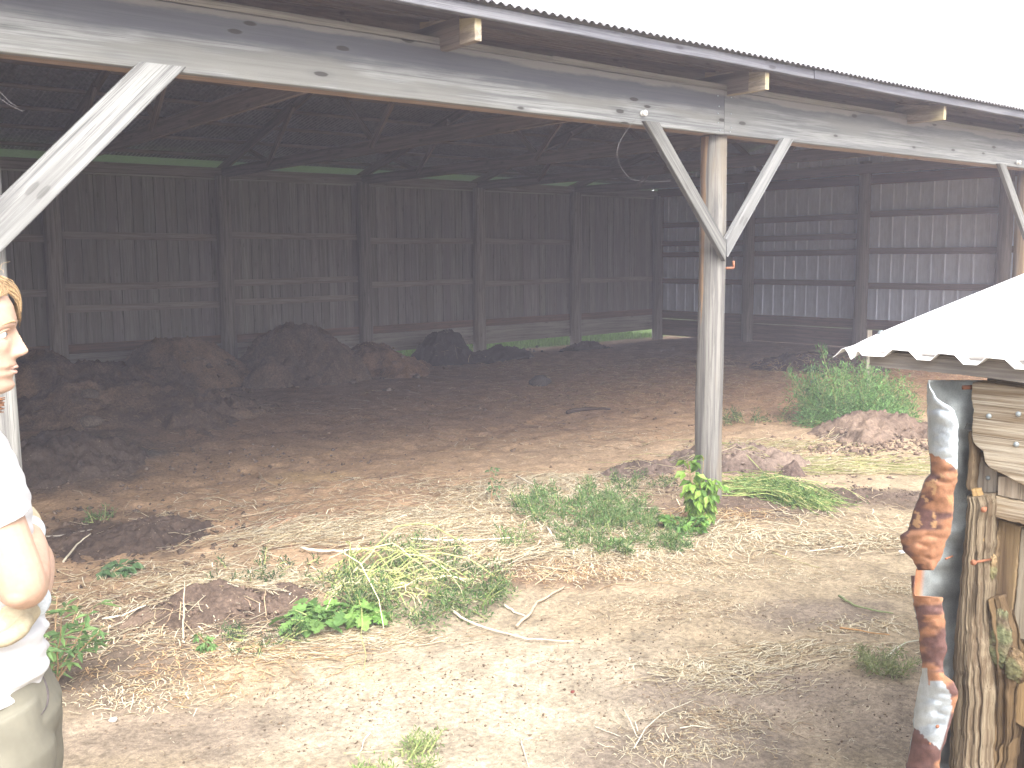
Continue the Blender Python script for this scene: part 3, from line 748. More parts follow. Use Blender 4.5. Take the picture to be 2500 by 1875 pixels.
# rough split corner post, built as a grooved surface
def split_post(name, rows, X, depth, mat, nu=44, tint=(1, 1, 1), seed=0, amp=.0035):
    rows = np.array(rows, float); py = np.arange(rows[0, 0], rows[-1, 0], 6.0)
    Lx, Rx = np.interp(py, rows[:, 0], rows[:, 1]), np.interp(py, rows[:, 0], rows[:, 2]); V = []
    for j, y_ in enumerate(py):
        a, b = xp(Lx[j]+2.5*(vn(y_*.06, seed, 1)-.5)*2, y_, X), xp(Rx[j]+3*(vn(y_*.05, seed+3, 2)-.5)*2, y_, X)
        for k in range(nu):
            u = k/(nu-1); p = a+(b-a)*u
            g = amp*(vn(k*.75+seed, y_*.004, 5)-.5)*2+amp*.7*(vn(k*.18+seed, y_*.006, 6)-.5)*2+1.6*amp*(vn(k*.9, y_*.0035+seed, 9) > .78)+amp*.35*(vn(k*1.9, y_*.05, 12)-.5)
            p = p+np.array([depth*(1-math.sqrt(max(0, 1-(2*u-1)**2)))+g, 0, 0]); V.append(p)
        for k in range(nu-1, -1, -1):
            u = k/(nu-1); V.append(a+(b-a)*u+np.array([depth*1.3, 0, 0]))
    m_ = 2*nu; n_ = len(py)
    Fv = [(j*m_+k, (j+1)*m_+k, (j+1)*m_+(k+1) % m_, j*m_+(k+1) % m_) for j in range(n_-1) for k in range(m_)]
    Fv += [tuple(range(m_)), tuple(range(n_*m_-1, (n_-1)*m_-1, -1))]
    o = mesh_obj(name, V, Fv, mat, shed, True, tint)
    bm = bmesh.new(); bm.from_mesh(o.data); bmesh.ops.recalc_face_normals(bm, faces=bm.faces); bm.to_mesh(o.data); bm.free(); return o
split_post('corner_post', [(1215,2347,2398),(1240,2345,2404),(1300,2338,2400),(1400,2328,2396),(1500,2318,2396),(1600,2310,2402),(1700,2306,2412),(1800,2300,2410),(1875,2296,2406),(2330,2280,2400)], 2.085, .055, M_roughZ, seed=1)
split_post('bark_splinter', [(1055,2362,2378),(1080,2358,2380),(1120,2358,2382),(1190,2352,2374),(1200,2360,2370)], 2.135, .02, M_roughZ, nu=10, seed=5, tint=(1, .95, .9))
split_post('bark_splinter', [(1195,2368,2384),(1230,2374,2392),(1300,2372,2400),(1330,2380,2398)], 2.10, .02, M_brownZ, nu=12, seed=7, tint=(1.3, 1.2, 1.0))
split_post('rotten_slab', [(1460,2396,2440),(1560,2400,2470),(1650,2404,2476),(1700,2406,2470),(1800,2404,2462),(1875,2400,2452),(2330,2392,2440)], 2.125, .05, M_brownZ, nu=24, seed=9, tint=(.62, .58, .56), amp=.012)
def lump(name, px, py, X, rx, rz, mat, col, seed, par=shed, n=36):
    c = xp(px, py, X); V = []; 
    for i in range(n+1):
        th = math.pi*i/n
        for k in range(n):
            ph = 2*math.pi*k/n; d = np.array([math.sin(th)*math.cos(ph), math.sin(th)*math.sin(ph), math.cos(th)])
            r = 1+.35*float(fbm(d[1]*1.3+seed, d[2]*1.3+d[0], 1.6, 4, seed))+.18*float(fbm(d[1]+seed, d[2]-d[0], 6, 2, seed+1, True))
            V.append(c+d*r*np.array([.010, rx, rz]))
    Fv = [(i*n+k, (i+1)*n+k, (i+1)*n+(k+1) % n, i*n+(k+1) % n) for i in range(n) for k in range(n)]
    V = np.array(V); cc = np.outer(.75+.5*fbm(V[:, 1]*9, V[:, 2]*9, 3, 3, 5), col)
    g = sst(.05, .25, fbm(V[:, 1], V[:, 2], 16, 3, 8)-(V[:, 2]-c[2])*2)[:, None]
    cc = cc*(1-.5*g)+np.array((.16, .20, .10))*.5*g
    return mesh_obj(name, V, Fv, mat, par, True, cc)
M_rot = attr_mat('rotten_wood', .95, .45, 70, bumps=.8)
lump('rotten_knot', 2440, 1560, 2.128, .024, .060, M_rot, (.15, .115, .075), 3)
lump('rotten_knot', 2480, 1625, 2.13, .022, .035, M_rot, (.20, .14, .08), 8)
lump('rotten_knot', 2424, 1385, 2.135, .007, .026, M_rot, (.38, .27, .15), 6)
lump('rotten_knot', 2378, 1222, 2.112, .006, .016, M_rot, (.36, .28, .18), 11)
# nails, bolts and a staple
def nail(px, py, X, r=.0058, name='nail_head', mat=M_nail, par=tp, dome=True):
    p = xp(px, py, X); mq = MB(); mq.tube([p+np.array([.004, 0, 0]), p, p-np.array([.003, 0, 0])], [r, r, r*.7], 10); mq.build(name, mat, par, True)
for (px, py) in [(2414,1016),(2486,1011),(2481,1085)]: nail(px, py, 2.1285)
nail(2412, 1167, 2.162, .005, par=shed)
def rod(name, a, b, r, par=shed, mat=M_rustbolt, head=0):
    mq = MB(); mq.tube([a, a+(b-a)*.5, b], r, 10)
    if head: mq.tube([b, b+(b-a)/np.linalg.norm(b-a)*.004], head, 10)
    return mq.build(name, mat, par, True)
rod('rusty_bolt', xp(2380, 945, 2.15), xp(2350, 946, 2.13), .0048)
rod('rusty_nail', xp(2418, 1366, 2.12), xp(2378, 1373, 2.05), .0028, head=.0062)
rod('rusty_nail', xp(2406, 1241, 2.10), xp(2402, 1244, 2.085), .004, head=.006)
rod('rusty_nail', xp(2325, 1358, 2.10), xp(2309, 1364, 2.06), .0022)
mq = MB(); mq.tube([xp(x_, y_, 2.13) for x_, y_ in [(2372,1034),(2361,1034),(2355,1047),(2367,1051),(2372,1051)]], .0008, 5, (.75, .75, .75)); mq.build('wire_staple', M_wire, shed)
# hidden sides of the shed
for k in range(9):
    z = .12+k*.155
    plank('wall_plank', (2.2, .955, z), (4.7, .955, z), .14, .04, M_fasY, shed, seed=k+40)
    plank('wall_plank', (2.20, .80, z), (2.20, -1.15, z), .14, .04, M_fasY, shed, seed=k+60)
    plank('wall_plank', (4.70, .93, z), (4.70, -1.15, z), .14, .04, M_fasY, shed, seed=k+80)
# flashing: a torn, rusted strip of galvanised sheet folded round the corner
M_flash, tq, bq = new_mat('rusted_galvanised')
ca = attr(tq).outputs['Color']; nz = noise(tq, coords(tq), 420, 4, .7); nzb = noise(tq, coords(tq, (1, 1, .45)), 30, 6, .7)
cq = mixc(tq, ca, mapr_rgb(tq, nz, .82, 1.1), 1.0, 'MULTIPLY'); cq = mixc(tq, cq, mapr_rgb(tq, nzb, .80, 1.10), 1.0, 'MULTIPLY')
tq.links.new(cq, bq.inputs['Base Color'])
ar = attr(tq, 'rust').outputs['Fac']
tq.links.new(mapr(tq, ar, 0, 1, .42, .88), bq.inputs['Roughness']); tq.links.new(mapr(tq, ar, 0, 1, .35, 0), bq.inputs['Metallic'])
bump(tq, bq, math_n(tq, 'ADD', nzb, nz), .25, .004)
r3 = [(100,285,290),(150,275,305),(240,275,360),(300,278,450),(340,275,495),(460,282,530),(600,284,528),(740,300,522),(850,304,522),(900,255,522),(1000,225,495),(1150,165,490),(1310,120,470),(1350,58,462),(1400,65,430),(1480,85,410),(1550,160,380),(1640,210,330)]
r4 = [(100,145,180),(190,150,176),(262,160,182),(275,160,410),(330,165,400),(480,195,425),(600,215,425),(700,215,440),(800,235,404),(900,232,412),(960,215,490),(1050,195,530),(1200,170,495),(1290,160,470),(1350,165,450),(1450,140,425),(1530,130,395),(1659,100,375),(3000,95,372)]
k_ = 3.319
up_rows = [(900+a/k_, 2180+b/k_, 2180+c_/k_) for a, b, c_ in r3]; lo_rows = [(1375+a/k_, 2180+b/k_, 2180+c_/k_) for a, b, c_ in r4]
VV, FF, CC, RR = [], [], [], []
def flash_patch(rows, nu=22):
    rows = np.array(rows); py = np.arange(rows[0, 0], rows[-1, 0]+.1, 3.5); base = sum(len(v) for v in VV)
    Lx, Rx = np.interp(py, rows[:, 0], rows[:, 1]), np.interp(py, rows[:, 0], rows[:, 2]); pts, cl, ru = [], [], []
    for j, y_ in enumerate(py):
        for k in range(nu):
            u = k/(nu-1); jit = 1.5*(vn(y_*.12, 3.3, 2)-.5)*2
            px = Lx[j]+(Rx[j]-Lx[j])*u+(jit if k in (0, nu-1) else 0)
            dent = .009*(vn(px*.012+.35*y_*.018, y_*.016, 31)-.5)*2+.0045*(1-2*abs(2*vn(px*.016+y_*.03, y_*.035-px*.012, 32)-1))+.002*(vn(px*.12, y_*.14, 33)-.5)
            fold = .030*math.exp(-u/.10)
            X = 2.045-.018*u+fold+dent*(.4+.6*math.sin(math.pi*min(1, u*1.1+.05)))-.012*math.sin(math.pi*u)
            p = xp(px, y_, X); pts.append(p)
            nz_ = 26*float(fbm(px*.02, y_*.02, 1.3, 4, 40))+8*float(fbm(px, y_, .12, 2, 44))
            galv = y_+nz_*.55 < 1100+42*u
            if y_ > 1500:
                g2 = (y_ > 1662+14*(u < .3)+(60*(u-.68) if u > .68 else 0)*4-nz_*.3) and (y_ < 1775+62*u+nz_*.3) and u < .93-.3*max(0, (1690-y_)/40)
                g3 = u < .28 and 1632 < y_ < 1700
                galv = g2 or g3
            if galv: c_ = np.array((.42, .465, .50))*(1+.3*float(fbm(px, y_, .03, 3, 50))); r_ = 0
            else:
                dk = float(sst(-.10, .16, fbm(px*.5+.5*y_, y_, .022, 4, 52)+(.5 if y_ > 1775 else 0)+(.45 if (y_ > 1290 and y_ < 1500 and u < .35+.4*(y_-1290)/90-(.3 if y_ < 1330 else 0)) else 0)+(.28 if 1500 < y_ < 1640 and y_ > 1518 else 0)-.12))
                c_ = (np.array((.33, .165, .095))*(1-dk)+np.array((.13, .07, .062))*dk)*(1+.35*float(fbm(px, y_, .09, 3, 58))); r_ = 1
                if y_ < 1290 and fbm(px, y_, .05, 3, 57) > .30: c_ = np.array((.42, .25, .13))
            cl.append(c_); ru.append(r_)
    n_ = len(py); VV.append(pts); CC.append(cl); RR.append(ru)
    FF.extend([(base+j*nu+k, base+(j+1)*nu+k, base+(j+1)*nu+k+1, base+j*nu+k+1) for j in range(n_-1) for k in range(nu-1)])
flash_patch(up_rows); flash_patch(lo_rows)
# the sheet's inside face, folded back behind the wood; its shade put into a darker grey
allr = up_rows+[r for r in lo_rows if r[0] > up_rows[-1][0]]; allr = np.array(allr)
py = np.arange(928, 2260, 6.0); Lx = np.interp(py, allr[:, 0], allr[:, 1]); Lx = np.where((py > 1385) & (py < 1470), np.interp(py, [1385, 1470], [2236, 2228]), Lx)
Lx = np.where((py > 1290) & (py < 1385), np.interp(py, [1290, 1385], [2228, 2240]), Lx)
nu = 16; pts, cl, ru = [], [], []; base = sum(len(v) for v in VV)
for j, y_ in enumerate(py):
    for k in range(nu):
        u = k/(nu-1); px = Lx[j]+1.5+(2412-Lx[j])*u; X = 2.077+.14*u**.8+.010*math.sin(y_*.02+u*5)+.01*(vn(px*.02, y_*.03, 70)-.5)
        pts.append(xp(px, y_, X)); w_ = float(fbm(px, y_, .03, 3, 71))
        edge = u < .08 and 1385 < y_ < 1462
        cl.append(np.array((.42, .19, .10)) if edge else np.array((.30, .325, .325))*(1+.35*w_)); ru.append(1 if edge else 0)
VV.append(pts); CC.append(cl); RR.append(ru)
FF.extend([(base+j*nu+k, base+(j+1)*nu+k, base+(j+1)*nu+k+1, base+j*nu+k+1) for j in range(len(py)-1) for k in range(nu-1)])
fl = mesh_obj('metal_flashing', np.concatenate([np.array(v) for v in VV]), FF, M_flash, shed, True, np.concatenate([np.array(c_) for c_ in CC]), None, {'rust': np.concatenate([np.array(r_, float) for r_ in RR])})
sm = fl.modifiers.new('solid', 'SOLIDIFY'); sm.thickness = .0011
nail(2288, 1774, 2.018, .0035, 'nail_hole', M_rustbolt, fl); nail(2271, 1815, 2.02, .003, 'nail_hole', M_rustbolt, fl)

# ------------------------------------------------------------------ manure and soil heaps
def heap(name, label, cx, cy, rx, ry, h, col, rot=0.0, clod=.03, n=90, seed=0, col2=None, sharp=.9, cat='heap', group=None):
    u = np.linspace(-1.15, 1.15, n); A, B = np.meshgrid(u, u); a, b = A.ravel(), B.ravel()
    c_, s_ = math.cos(rot), math.sin(rot)
    x = cx+a*rx*c_-b*ry*s_; y = cy+a*rx*s_+b*ry*c_
    d = np.sqrt(a*a+b*b)+.36*fbm(x+seed, y, 1.6/max(.3, min(rx, 1.2)), 4, 100+seed)
    p = np.clip(1-d, 0, 1); p = (p*p*(3-2*p))**sharp
    edge = sst(0, .12, p)
    z = gz(x, y)-.03+(h+.03)*p+edge*(clod*1.5*fbm(x, y, 4.5, 5, 120+seed, True)+clod*.8*fbm(x, y, 15, 3, 130+seed, True))+.0*p
    cc = np.outer(1+.35*fbm(x, y, 3, 4, 140+seed), col)
    if col2 is not None:
        w_ = sst(-.1, .3, fbm(x, y, 1.5, 3, 150+seed))[:, None]; cc = cc*(1-w_)+np.array(col2)*w_
    I = np.arange(n*n).reshape(n, n); F = np.stack([I[:-1, :-1], I[:-1, 1:], I[1:, 1:], I[1:, :-1]], -1).reshape(-1, 4)
    keep = (np.abs(a)+0 <= 2) & (d < 1.12); kf = keep[F].all(1)
    F = F[kf]; used = np.unique(F); mp = np.full(n*n, -1); mp[used] = np.arange(len(used))
    V = np.stack([x-cx, y-cy, z], 1)[used]
    o = mesh_obj(name, V, mp[F], M_soil, None, True, np.clip(cc[used], .01, .9), Matrix.Translation((cx, cy, 0)))
    HEAPS.append((cx, cy, rx, ry, rot, h))
    return tag(o, label, cat, group)
HEAPS = []
MAN, MAN2, BLK = (.165, .115, .08), (.27, .175, .105), (.04, .032, .03)
G1 = 'manure heaps along the rear wall'
heap('manure_heap', 'broad dark brown manure heap against the rear wall between the two leftmost full wall poles', 5.15, 12.75, 1.25, 1.05, .60, MAN, 0, .05, 100, 1, MAN2, .75, group=G1)
heap('manure_heap', 'tallest dark brown manure heap against the rear wall, left of the reddish heap', 6.75, 12.45, 1.05, 1.15, .68, MAN, 0, .05, 100, 2, (.19, .13, .085), .7, group=G1)
heap('manure_heap', 'reddish straw-mixed heap at the foot of a rear wall pole, right of the tallest heap', 8.0, 12.45, .95, 1.1, .42, (.28, .165, .095), .2, .04, 90, 3, (.19, .12, .08), .8, group=G1)
heap('manure_heap', 'black crumbly heap under the gap in the rear wall skirting', 9.6, 12.75, .72, .60, .50, BLK, 0, .05, 90, 4, None, .75, group=G1)
heap('manure_heap', 'low black spill of manure trailing right from the black heap', 10.4, 12.6, .9, .5, .15, (.04, .032, .03), 0, .04, 80, 5, None, .9, group=G1)
heap('manure_heap', 'small dark ridge of manure by the lit grass gap near the far corner', 12.9, 12.9, .6, .4, .11, (.07, .05, .04), 0, .04, 80, 6, None, .9, group=G1)
heap('manure_heap', 'long dark sloping bank of manure at the far left behind the person', 3.3, 12.0, 1.5, 1.6, .56, MAN, .2, .06, 100, 7, MAN2, .8, group=G1)
heap('manure_heap', 'low dark lumpy slope in front of the leftmost bank of manure', 3.6, 10.4, 1.6, 1.5, .24, MAN, .3, .06, 100, 8, (.24, .165, .11), .9, group=G1)
heap('soil_heap', 'dark cloddy soil heap beside the left front pole, just inside the barn', 2.35, 8.5, .85, .75, .20, (.105, .078, .060), .3, .05, 90, 9, None, .9)
heap('soil_heap', 'dark dug soil patch left of the reddish dirt, near the person', 2.15, 6.2, .62, .42, .07, (.085, .06, .046), -.2, .035, 110, 10, None, .9)
heap('soil_heap', 'brown broken clods left of the big green weed pile', 1.92, 4.52, .55, .32, .075, (.16, .115, .085), -.45, .03, 120, 11, (.12, .085, .065), .9)
heap('soil_heap', 'grey-brown soil heap right behind the foot of the middle pole', 6.55, 4.95, .62, .50, .17, (.215, .16, .128), -.6, .035, 100, 12, (.15, .11, .09), .8)
heap('soil_heap', 'small dark soil heap left behind the foot of the middle pole', 5.75, 5.25, .36, .30, .10, (.15, .11, .088), 0, .03, 80, 13, None, .8)
heap('soil_heap', 'crumbly brown soil heap below the feathery green weed', 8.55, 4.75, .80, .42, .15, (.20, .145, .11), -.6, .05, 100, 14, (.15, .105, .08), .8)
heap('soil_heap', 'reddish crumbled dirt right of the dark dug patch', 3.05, 5.55, .42, .26, .03, (.33, .20, .12), -.6, .022, 90, 15, None, .9)
heap('soil_heap', 'dark bank of manure far inside, behind the shed roof corner', 12.6, 8.0, 1.3, .6, .22, (.08, .055, .045), -.7, .05, 80, 16, None, .9)
rgx, rgy = gxy(2070, 1212)
heap('soil_heap', 'low dark dirt ridge running right from the middle pole towards the metal flashing', rgx, rgy, .95, .20, .05, (.125, .092, .072), -.62, .02, 110, 19, None, .8)
heap('clod', 'single dark clod of soil right of the middle pole', 6.55, 4.35, .13, .10, .09, (.12, .085, .07), 0, .02, 50, 17, None, .6, cat='clod')
heap('tan_slab', 'pale flat crust of clay at the far left inside the barn', 2.95, 9.75, .62, .22, .07, (.20, .165, .125), -.5, .012, 60, 18, None, .4, cat='crust')

def top(x, y):
    """approximate surface height including heaps"""
    z = gz(x, y)
    for (cx, cy, rx, ry, rot, h) in HEAPS:
        dx, dy = x-cx, y-cy; a = (dx*math.cos(rot)+dy*math.sin(rot))/rx; b = (-dx*math.sin(rot)+dy*math.cos(rot))/ry
        p = np.clip(1-np.sqrt(a*a+b*b), 0, 1); p = p*p*(3-2*p); z = np.maximum(z, gz(x, y)-.03+(h+.03)*p**.8)
    return z

# ------------------------------------------------------------------ straw, stalks and chaff
def strands(x, y, ang, L, r, lift, bend, col, zbase=None):
    n = len(x); dx, dy = np.cos(ang)*L/2, np.sin(ang)*L/2
    p0 = np.stack([x-dx, y-dy], 1); p2 = np.stack([x+dx, y+dy], 1)
    nrm = np.stack([-np.sin(ang), np.cos(ang)], 1); p1 = np.stack([x, y], 1)+nrm*bend[:, None]
    zf = top if zbase is None else zbase
    z0, z1, z2 = zf(p0[:, 0], p0[:, 1]), zf(p1[:, 0], p1[:, 1]), zf(p2[:, 0], p2[:, 1])
    up = rng.uniform(0, 1, (3, n))*lift
    P = np.stack([np.column_stack([p0, z0+r*.6+up[0]]), np.column_stack([p1, z1+r*.6+up[1]+lift*.3]), np.column_stack([p2, z2+r*.6+up[2]])], 1)
    V = np.zeros((n, 3, 3, 3))
    for k in range(3):
        t = 2*math.pi*k/3+.5
        V[:, :, k, :2] = P[:, :, :2]+(nrm*(r*math.cos(t))[:, None])[:, None, :]
        V[:, :, k, 2] = P[:, :, 2]+(r*.7*math.sin(t))[:, None]
    V = V.reshape(n*9, 3); base = (np.arange(n)*9)[:, None, None]
    q = np.array([[s*3+k, s*3+(k+1) % 3, s*3+3+(k+1) % 3, s*3+3+k] for s in range(2) for k in range(3)])[None]
    F = (base+q).reshape(-1, 4)
    return V, F, np.repeat(col, 9, 0)
STRAWC = np.array([(.57,.49,.34), (.66,.60,.46), (.48,.39,.25), (.36,.27,.17), (.52,.46,.34)])
REDC = np.array([(.42,.27,.14), (.50,.35,.18), (.30,.19,.11), (.55,.42,.24)])
DKC = np.array([(.30,.21,.14), (.22,.15,.10), (.40,.30,.19)])
GRNC = np.array([(.30,.33,.13), (.40,.41,.18), (.50,.47,.24)])
# centre pixel, (sideways, away) spread in m, how many, length range, colours, radius, general direction (None: any), lift
ZONES = [
 ((620,1430), .40,.16, 420, (.06,.34), STRAWC, .0024, -.45, .03), ((820,1310), .50,.22, 700, (.08,.42), STRAWC, .0026, -.45, .035), ((1010,1290), .40,.30, 800, (.08,.45), STRAWC, .0028, -.5, .035),
 ((1150,1350), .35,.25, 520, (.08,.50), STRAWC, .0030, -.5, .04), ((1300,1220), .55,.32, 900, (.07,.40), STRAWC, .0026, None, .03), ((1220,1290), .5,.25, 500, (.06,.35), STRAWC, .0025, None, .03),
 ((1350,1170), .45,.20, 260, (.06,.30), STRAWC, .0025, -.5, .025), ((1560,1290), .55,.22, 650, (.05,.32), STRAWC, .0024, -.6, .025), ((1500,1350), .5,.16, 500, (.04,.25), STRAWC, .0022, None, .02),
 ((1800,1330), .50,.20, 520, (.05,.32), STRAWC, .0022, None, .02), ((2000,1320), .45,.18, 420, (.05,.36), STRAWC, .0024, None, .02), ((2150,1330), .35,.15, 300, (.05,.35), STRAWC, .0024, None, .02),
 ((2020,1270), .8,.2, 350, (.04,.2), STRAWC, .002, None, .015), ((700,1430), .45,.2, 450, (.05,.22), STRAWC, .0022, None, .025),
 ((430,1640), .45,.17, 520, (.02,.10), np.concatenate([REDC, STRAWC[2:4]]), .0018, None, .012), ((620,1590), .35,.08, 600, (.02,.14), np.concatenate([REDC, STRAWC]), .0020, -.2, .012), ((850,1560), .40,.09, 550, (.02,.16), STRAWC, .0019, -.3, .012),
 ((360,1690), .34,.09, 300, (.015,.08), STRAWC, .0016, None, .01), ((300,1720), .25,.08, 160, (.015,.08), STRAWC, .0017, None, .008),
 ((1390,1400), .38,.14, 900, (.02,.11), np.concatenate([REDC, STRAWC[:3]]), .0018, None, .012), ((1720,1260), .35,.16, 480, (.02,.16), REDC, .0020, None, .015), ((1600,1390), .6,.15, 700, (.015,.09), STRAWC, .0016, None, .01),
 ((1650,1480), .42,.18, 900, (.012,.06), np.concatenate([STRAWC, DKC]), .0014, None, .006), ((1850,1400), .5,.18, 600, (.012,.07), STRAWC, .0015, None, .006),
 ((1950,1590), .30,.07, 420, (.02,.15), STRAWC, .0018, -.3, .012), ((1860,1630), .25,.07, 300, (.015,.12), STRAWC, .0017, -.3, .01), ((2100,1530), .25,.10, 260, (.015,.12), STRAWC, .0017, None, .01),
 ((1700,1640), .22,.10, 300, (.02,.22), STRAWC, .0018, None, .015), ((1740,1760), .20,.12, 500, (.012,.09), np.concatenate([STRAWC, DKC]), .0014, None, .008), ((1680,1830), .22,.10, 420, (.012,.10), STRAWC, .0014, None, .008),
 ((1800,1680), .25,.07, 320, (.012,.09), STRAWC, .0014, -.3, .008), ((2200,1440), .18,.12, 260, (.015,.10), STRAWC, .0016, None, .01), ((2130,1590), .2,.06, 180, (.012,.08), STRAWC, .0015, None, .01),
 ((420,1400), .50,.24, 300, (.04,.30), np.concatenate([STRAWC, DKC]), .0024, None, .02), ((300,1480), .5,.3, 360, (.03,.24), np.concatenate([STRAWC, DKC]), .0022, None, .02), ((330,1560), .45,.2, 260, (.03,.2), np.concatenate([STRAWC, DKC]), .0022, None, .015),
 ((600,1250), .9,.5, 260, (.04,.28), np.concatenate([STRAWC, DKC]), .0024, None, .015), ((1050,1190), .9,.3, 300, (.04,.25), np.concatenate([STRAWC, DKC]), .0022, None, .015),
 ((2000,1130), .9,.20, 650, (.10,.55), np.concatenate([STRAWC[:3], GRNC]), .0028, -.15, .02), ((2180,1150), .55,.12, 450, (.12,.60), np.concatenate([STRAWC[:3], GRNC]), .0028, .05, .02), ((1880,1090), .7,.3, 450, (.06,.35), np.concatenate([STRAWC, GRNC]), .0024, -.5, .015),
 ((1600,960), 1.8,1.4, 2200, (.04,.20), REDC, .0024, None, .02), ((1800,900), 2.2,1.6, 2600, (.04,.22), np.concatenate([REDC, DKC]), .0026, None, .02), ((2150,930), 1.6,1.2, 1800, (.04,.20), REDC, .0026, None, .03),
 ((1350,900), 1.5,1.3, 1100, (.04,.18), np.concatenate([REDC, DKC]), .0026, None, .02), ((870,900), .7,.9, 900, (.03,.14), REDC, .0024, None, .02), ((700,900), 1.0,1.0, 500, (.03,.14), DKC, .0024, None, .02),
 ((1000,1000), 2.2,1.5, 700, (.03,.16), np.concatenate([DKC, STRAWC[2:4]]), .0022, None, .012), ((500,1050), 1.6,1.5, 450, (.03,.15), DKC, .0024, None, .012), ((1500,1080), 1.5,.7, 500, (.03,.18), np.concatenate([DKC, STRAWC]), .0020, None, .012),
 ((1250,1600), 1.3,.55, 900, (.008,.035), np.concatenate([DKC, STRAWC]), .0011, None, .004), ((1000,1750), 1.0,.5, 600, (.008,.03), np.concatenate([DKC, DKC, STRAWC]), .0011, None, .004), ((1900,1780), .7,.35, 500, (.008,.04), STRAWC, .0011, None, .004),
 ((1800,1200), .8,.3, 500, (.02,.12), np.concatenate([STRAWC, DKC]), .0018, None, .012), ((1500,1180), .4,.3, 350, (.03,.2), STRAWC, .002, None, .02),
]
VV, FF, CC = [], [], []; off = 0
for (pxy, a, b, cnt, (l0, l1), pal, r, dirn, lift) in ZONES:
    if pxy[1] > 1160 and r > .002: cnt = int(cnt*(1.7 if pxy[0] < 1600 else .9))
    cx, cy = gxy(*pxy); u, v = rng.normal(0, .62, cnt), rng.normal(0, .62, cnt)
    x = cx+cR[0]*u*a+math.cos(YAW)*v*b; y = cy+cR[1]*u*a+math.sin(YAW)*v*b
    ok = (y > 1.0) & (y < 13.5) & (x < 15.4); x, y = x[ok], y[ok]; k = len(x)
    L = l0+(l1-l0)*rng.random(k)**2.2
    ang = rng.uniform(0, math.pi, k) if dirn is None else (math.atan2(cR[1], cR[0])-dirn+rng.normal(0, .38, k))
    col = pal[rng.integers(0, len(pal), k)]*rng.uniform(.75, 1.2, (k, 1))
    V, F, c_ = strands(x, y, ang, L, r*rng.uniform(.55, 1.35, k), lift, rng.normal(0, .07, k)*L, col)
    VV.append(V); FF.append(F+off); CC.append(c_); off += len(V)
tag(mesh_obj('straw_litter', np.concatenate(VV), np.concatenate(FF), M_straw, None, False, np.concatenate(CC)), kind='stuff')

# crumbs of soil strewn about
def clods():
    V0 = np.array([(1,0,0),(-1,0,0),(0,1,0),(0,-1,0),(0,0,1),(0,0,-1)], float); F0 = np.array([(0,2,4),(2,1,4),(1,3,4),(3,0,4),(2,0,5),(1,2,5),(3,1,5),(0,3,5)])
    VV, FF, CC = [], [], []; off = 0
    for (pxy, a, b, cnt, s0, s1, col) in [((280,1330),.7,.6,700,.006,.028,(.11,.08,.06)), ((520,1490),.55,.35,600,.005,.022,(.17,.12,.09)), ((1880,1140),.7,.5,600,.006,.024,(.20,.15,.12)), ((2150,1090),.7,.4,700,.008,.035,(.19,.135,.10)),
         ((720,1290),.5,.4,400,.005,.02,(.32,.20,.125)), ((200,1160),1.0,.9,260,.006,.028,(.2,.145,.105)), ((1100,860),1.4,.9,500,.01,.05,(.07,.05,.042)), ((500,930),2.0,1.6,700,.01,.07,(.20,.145,.105)), ((1560,1190),.4,.4,250,.005,.02,(.18,.13,.10)),
         ((1300,1000),3,1.6,500,.006,.028,(.27,.185,.12)), ((1300,1650),1.5,.7,1500,.002,.008,(.23,.17,.12)), ((1950,1650),.8,.6,900,.002,.007,(.17,.125,.095)), ((700,1720),.8,.4,700,.002,.008,(.22,.165,.12)), ((600,1130),1.2,.7,300,.005,.025,(.2,.145,.11)), ((2100,1210),.8,.2,300,.004,.014,(.15,.11,.085))]:
        cx, cy = gxy(*pxy); u, v = rng.normal(0, .6, cnt), rng.normal(0, .6, cnt)
        x = cx+cR[0]*u*a+math.cos(YAW)*v*b; y = cy+cR[1]*u*a+math.sin(YAW)*v*b
        s = s0+(s1-s0)*rng.random(cnt)**2.5; z = top(x, y)+s*.25
        J = V0[None]*(s[:, None, None]*rng.uniform(.55, 1.25, (cnt, 6, 1)))*np.array([1, 1, .75])+rng.normal(0, .18, (cnt, 6, 3))*s[:, None, None]
        th = rng.uniform(0, 6.28, cnt); ct, st = np.cos(th)[:, None], np.sin(th)[:, None]
        X = J[:, :, 0]*ct-J[:, :, 1]*st; Y = J[:, :, 0]*st+J[:, :, 1]*ct
        V = np.stack([X+x[:, None], Y+y[:, None], J[:, :, 2]+z[:, None]], -1).reshape(-1, 3)
        VV.append(V); FF.append(((np.arange(cnt)*6)[:, None, None]+F0[None]).reshape(-1, 3)+off); off += len(V)
        CC.append(np.repeat(np.array(col)*rng.uniform(.7, 1.35, (cnt, 1)), 6, 0))
    tag(mesh_obj('soil_crumbs', np.concatenate(VV), np.concatenate(FF), M_soil, None, True, np.concatenate(CC)), kind='stuff')
clods()

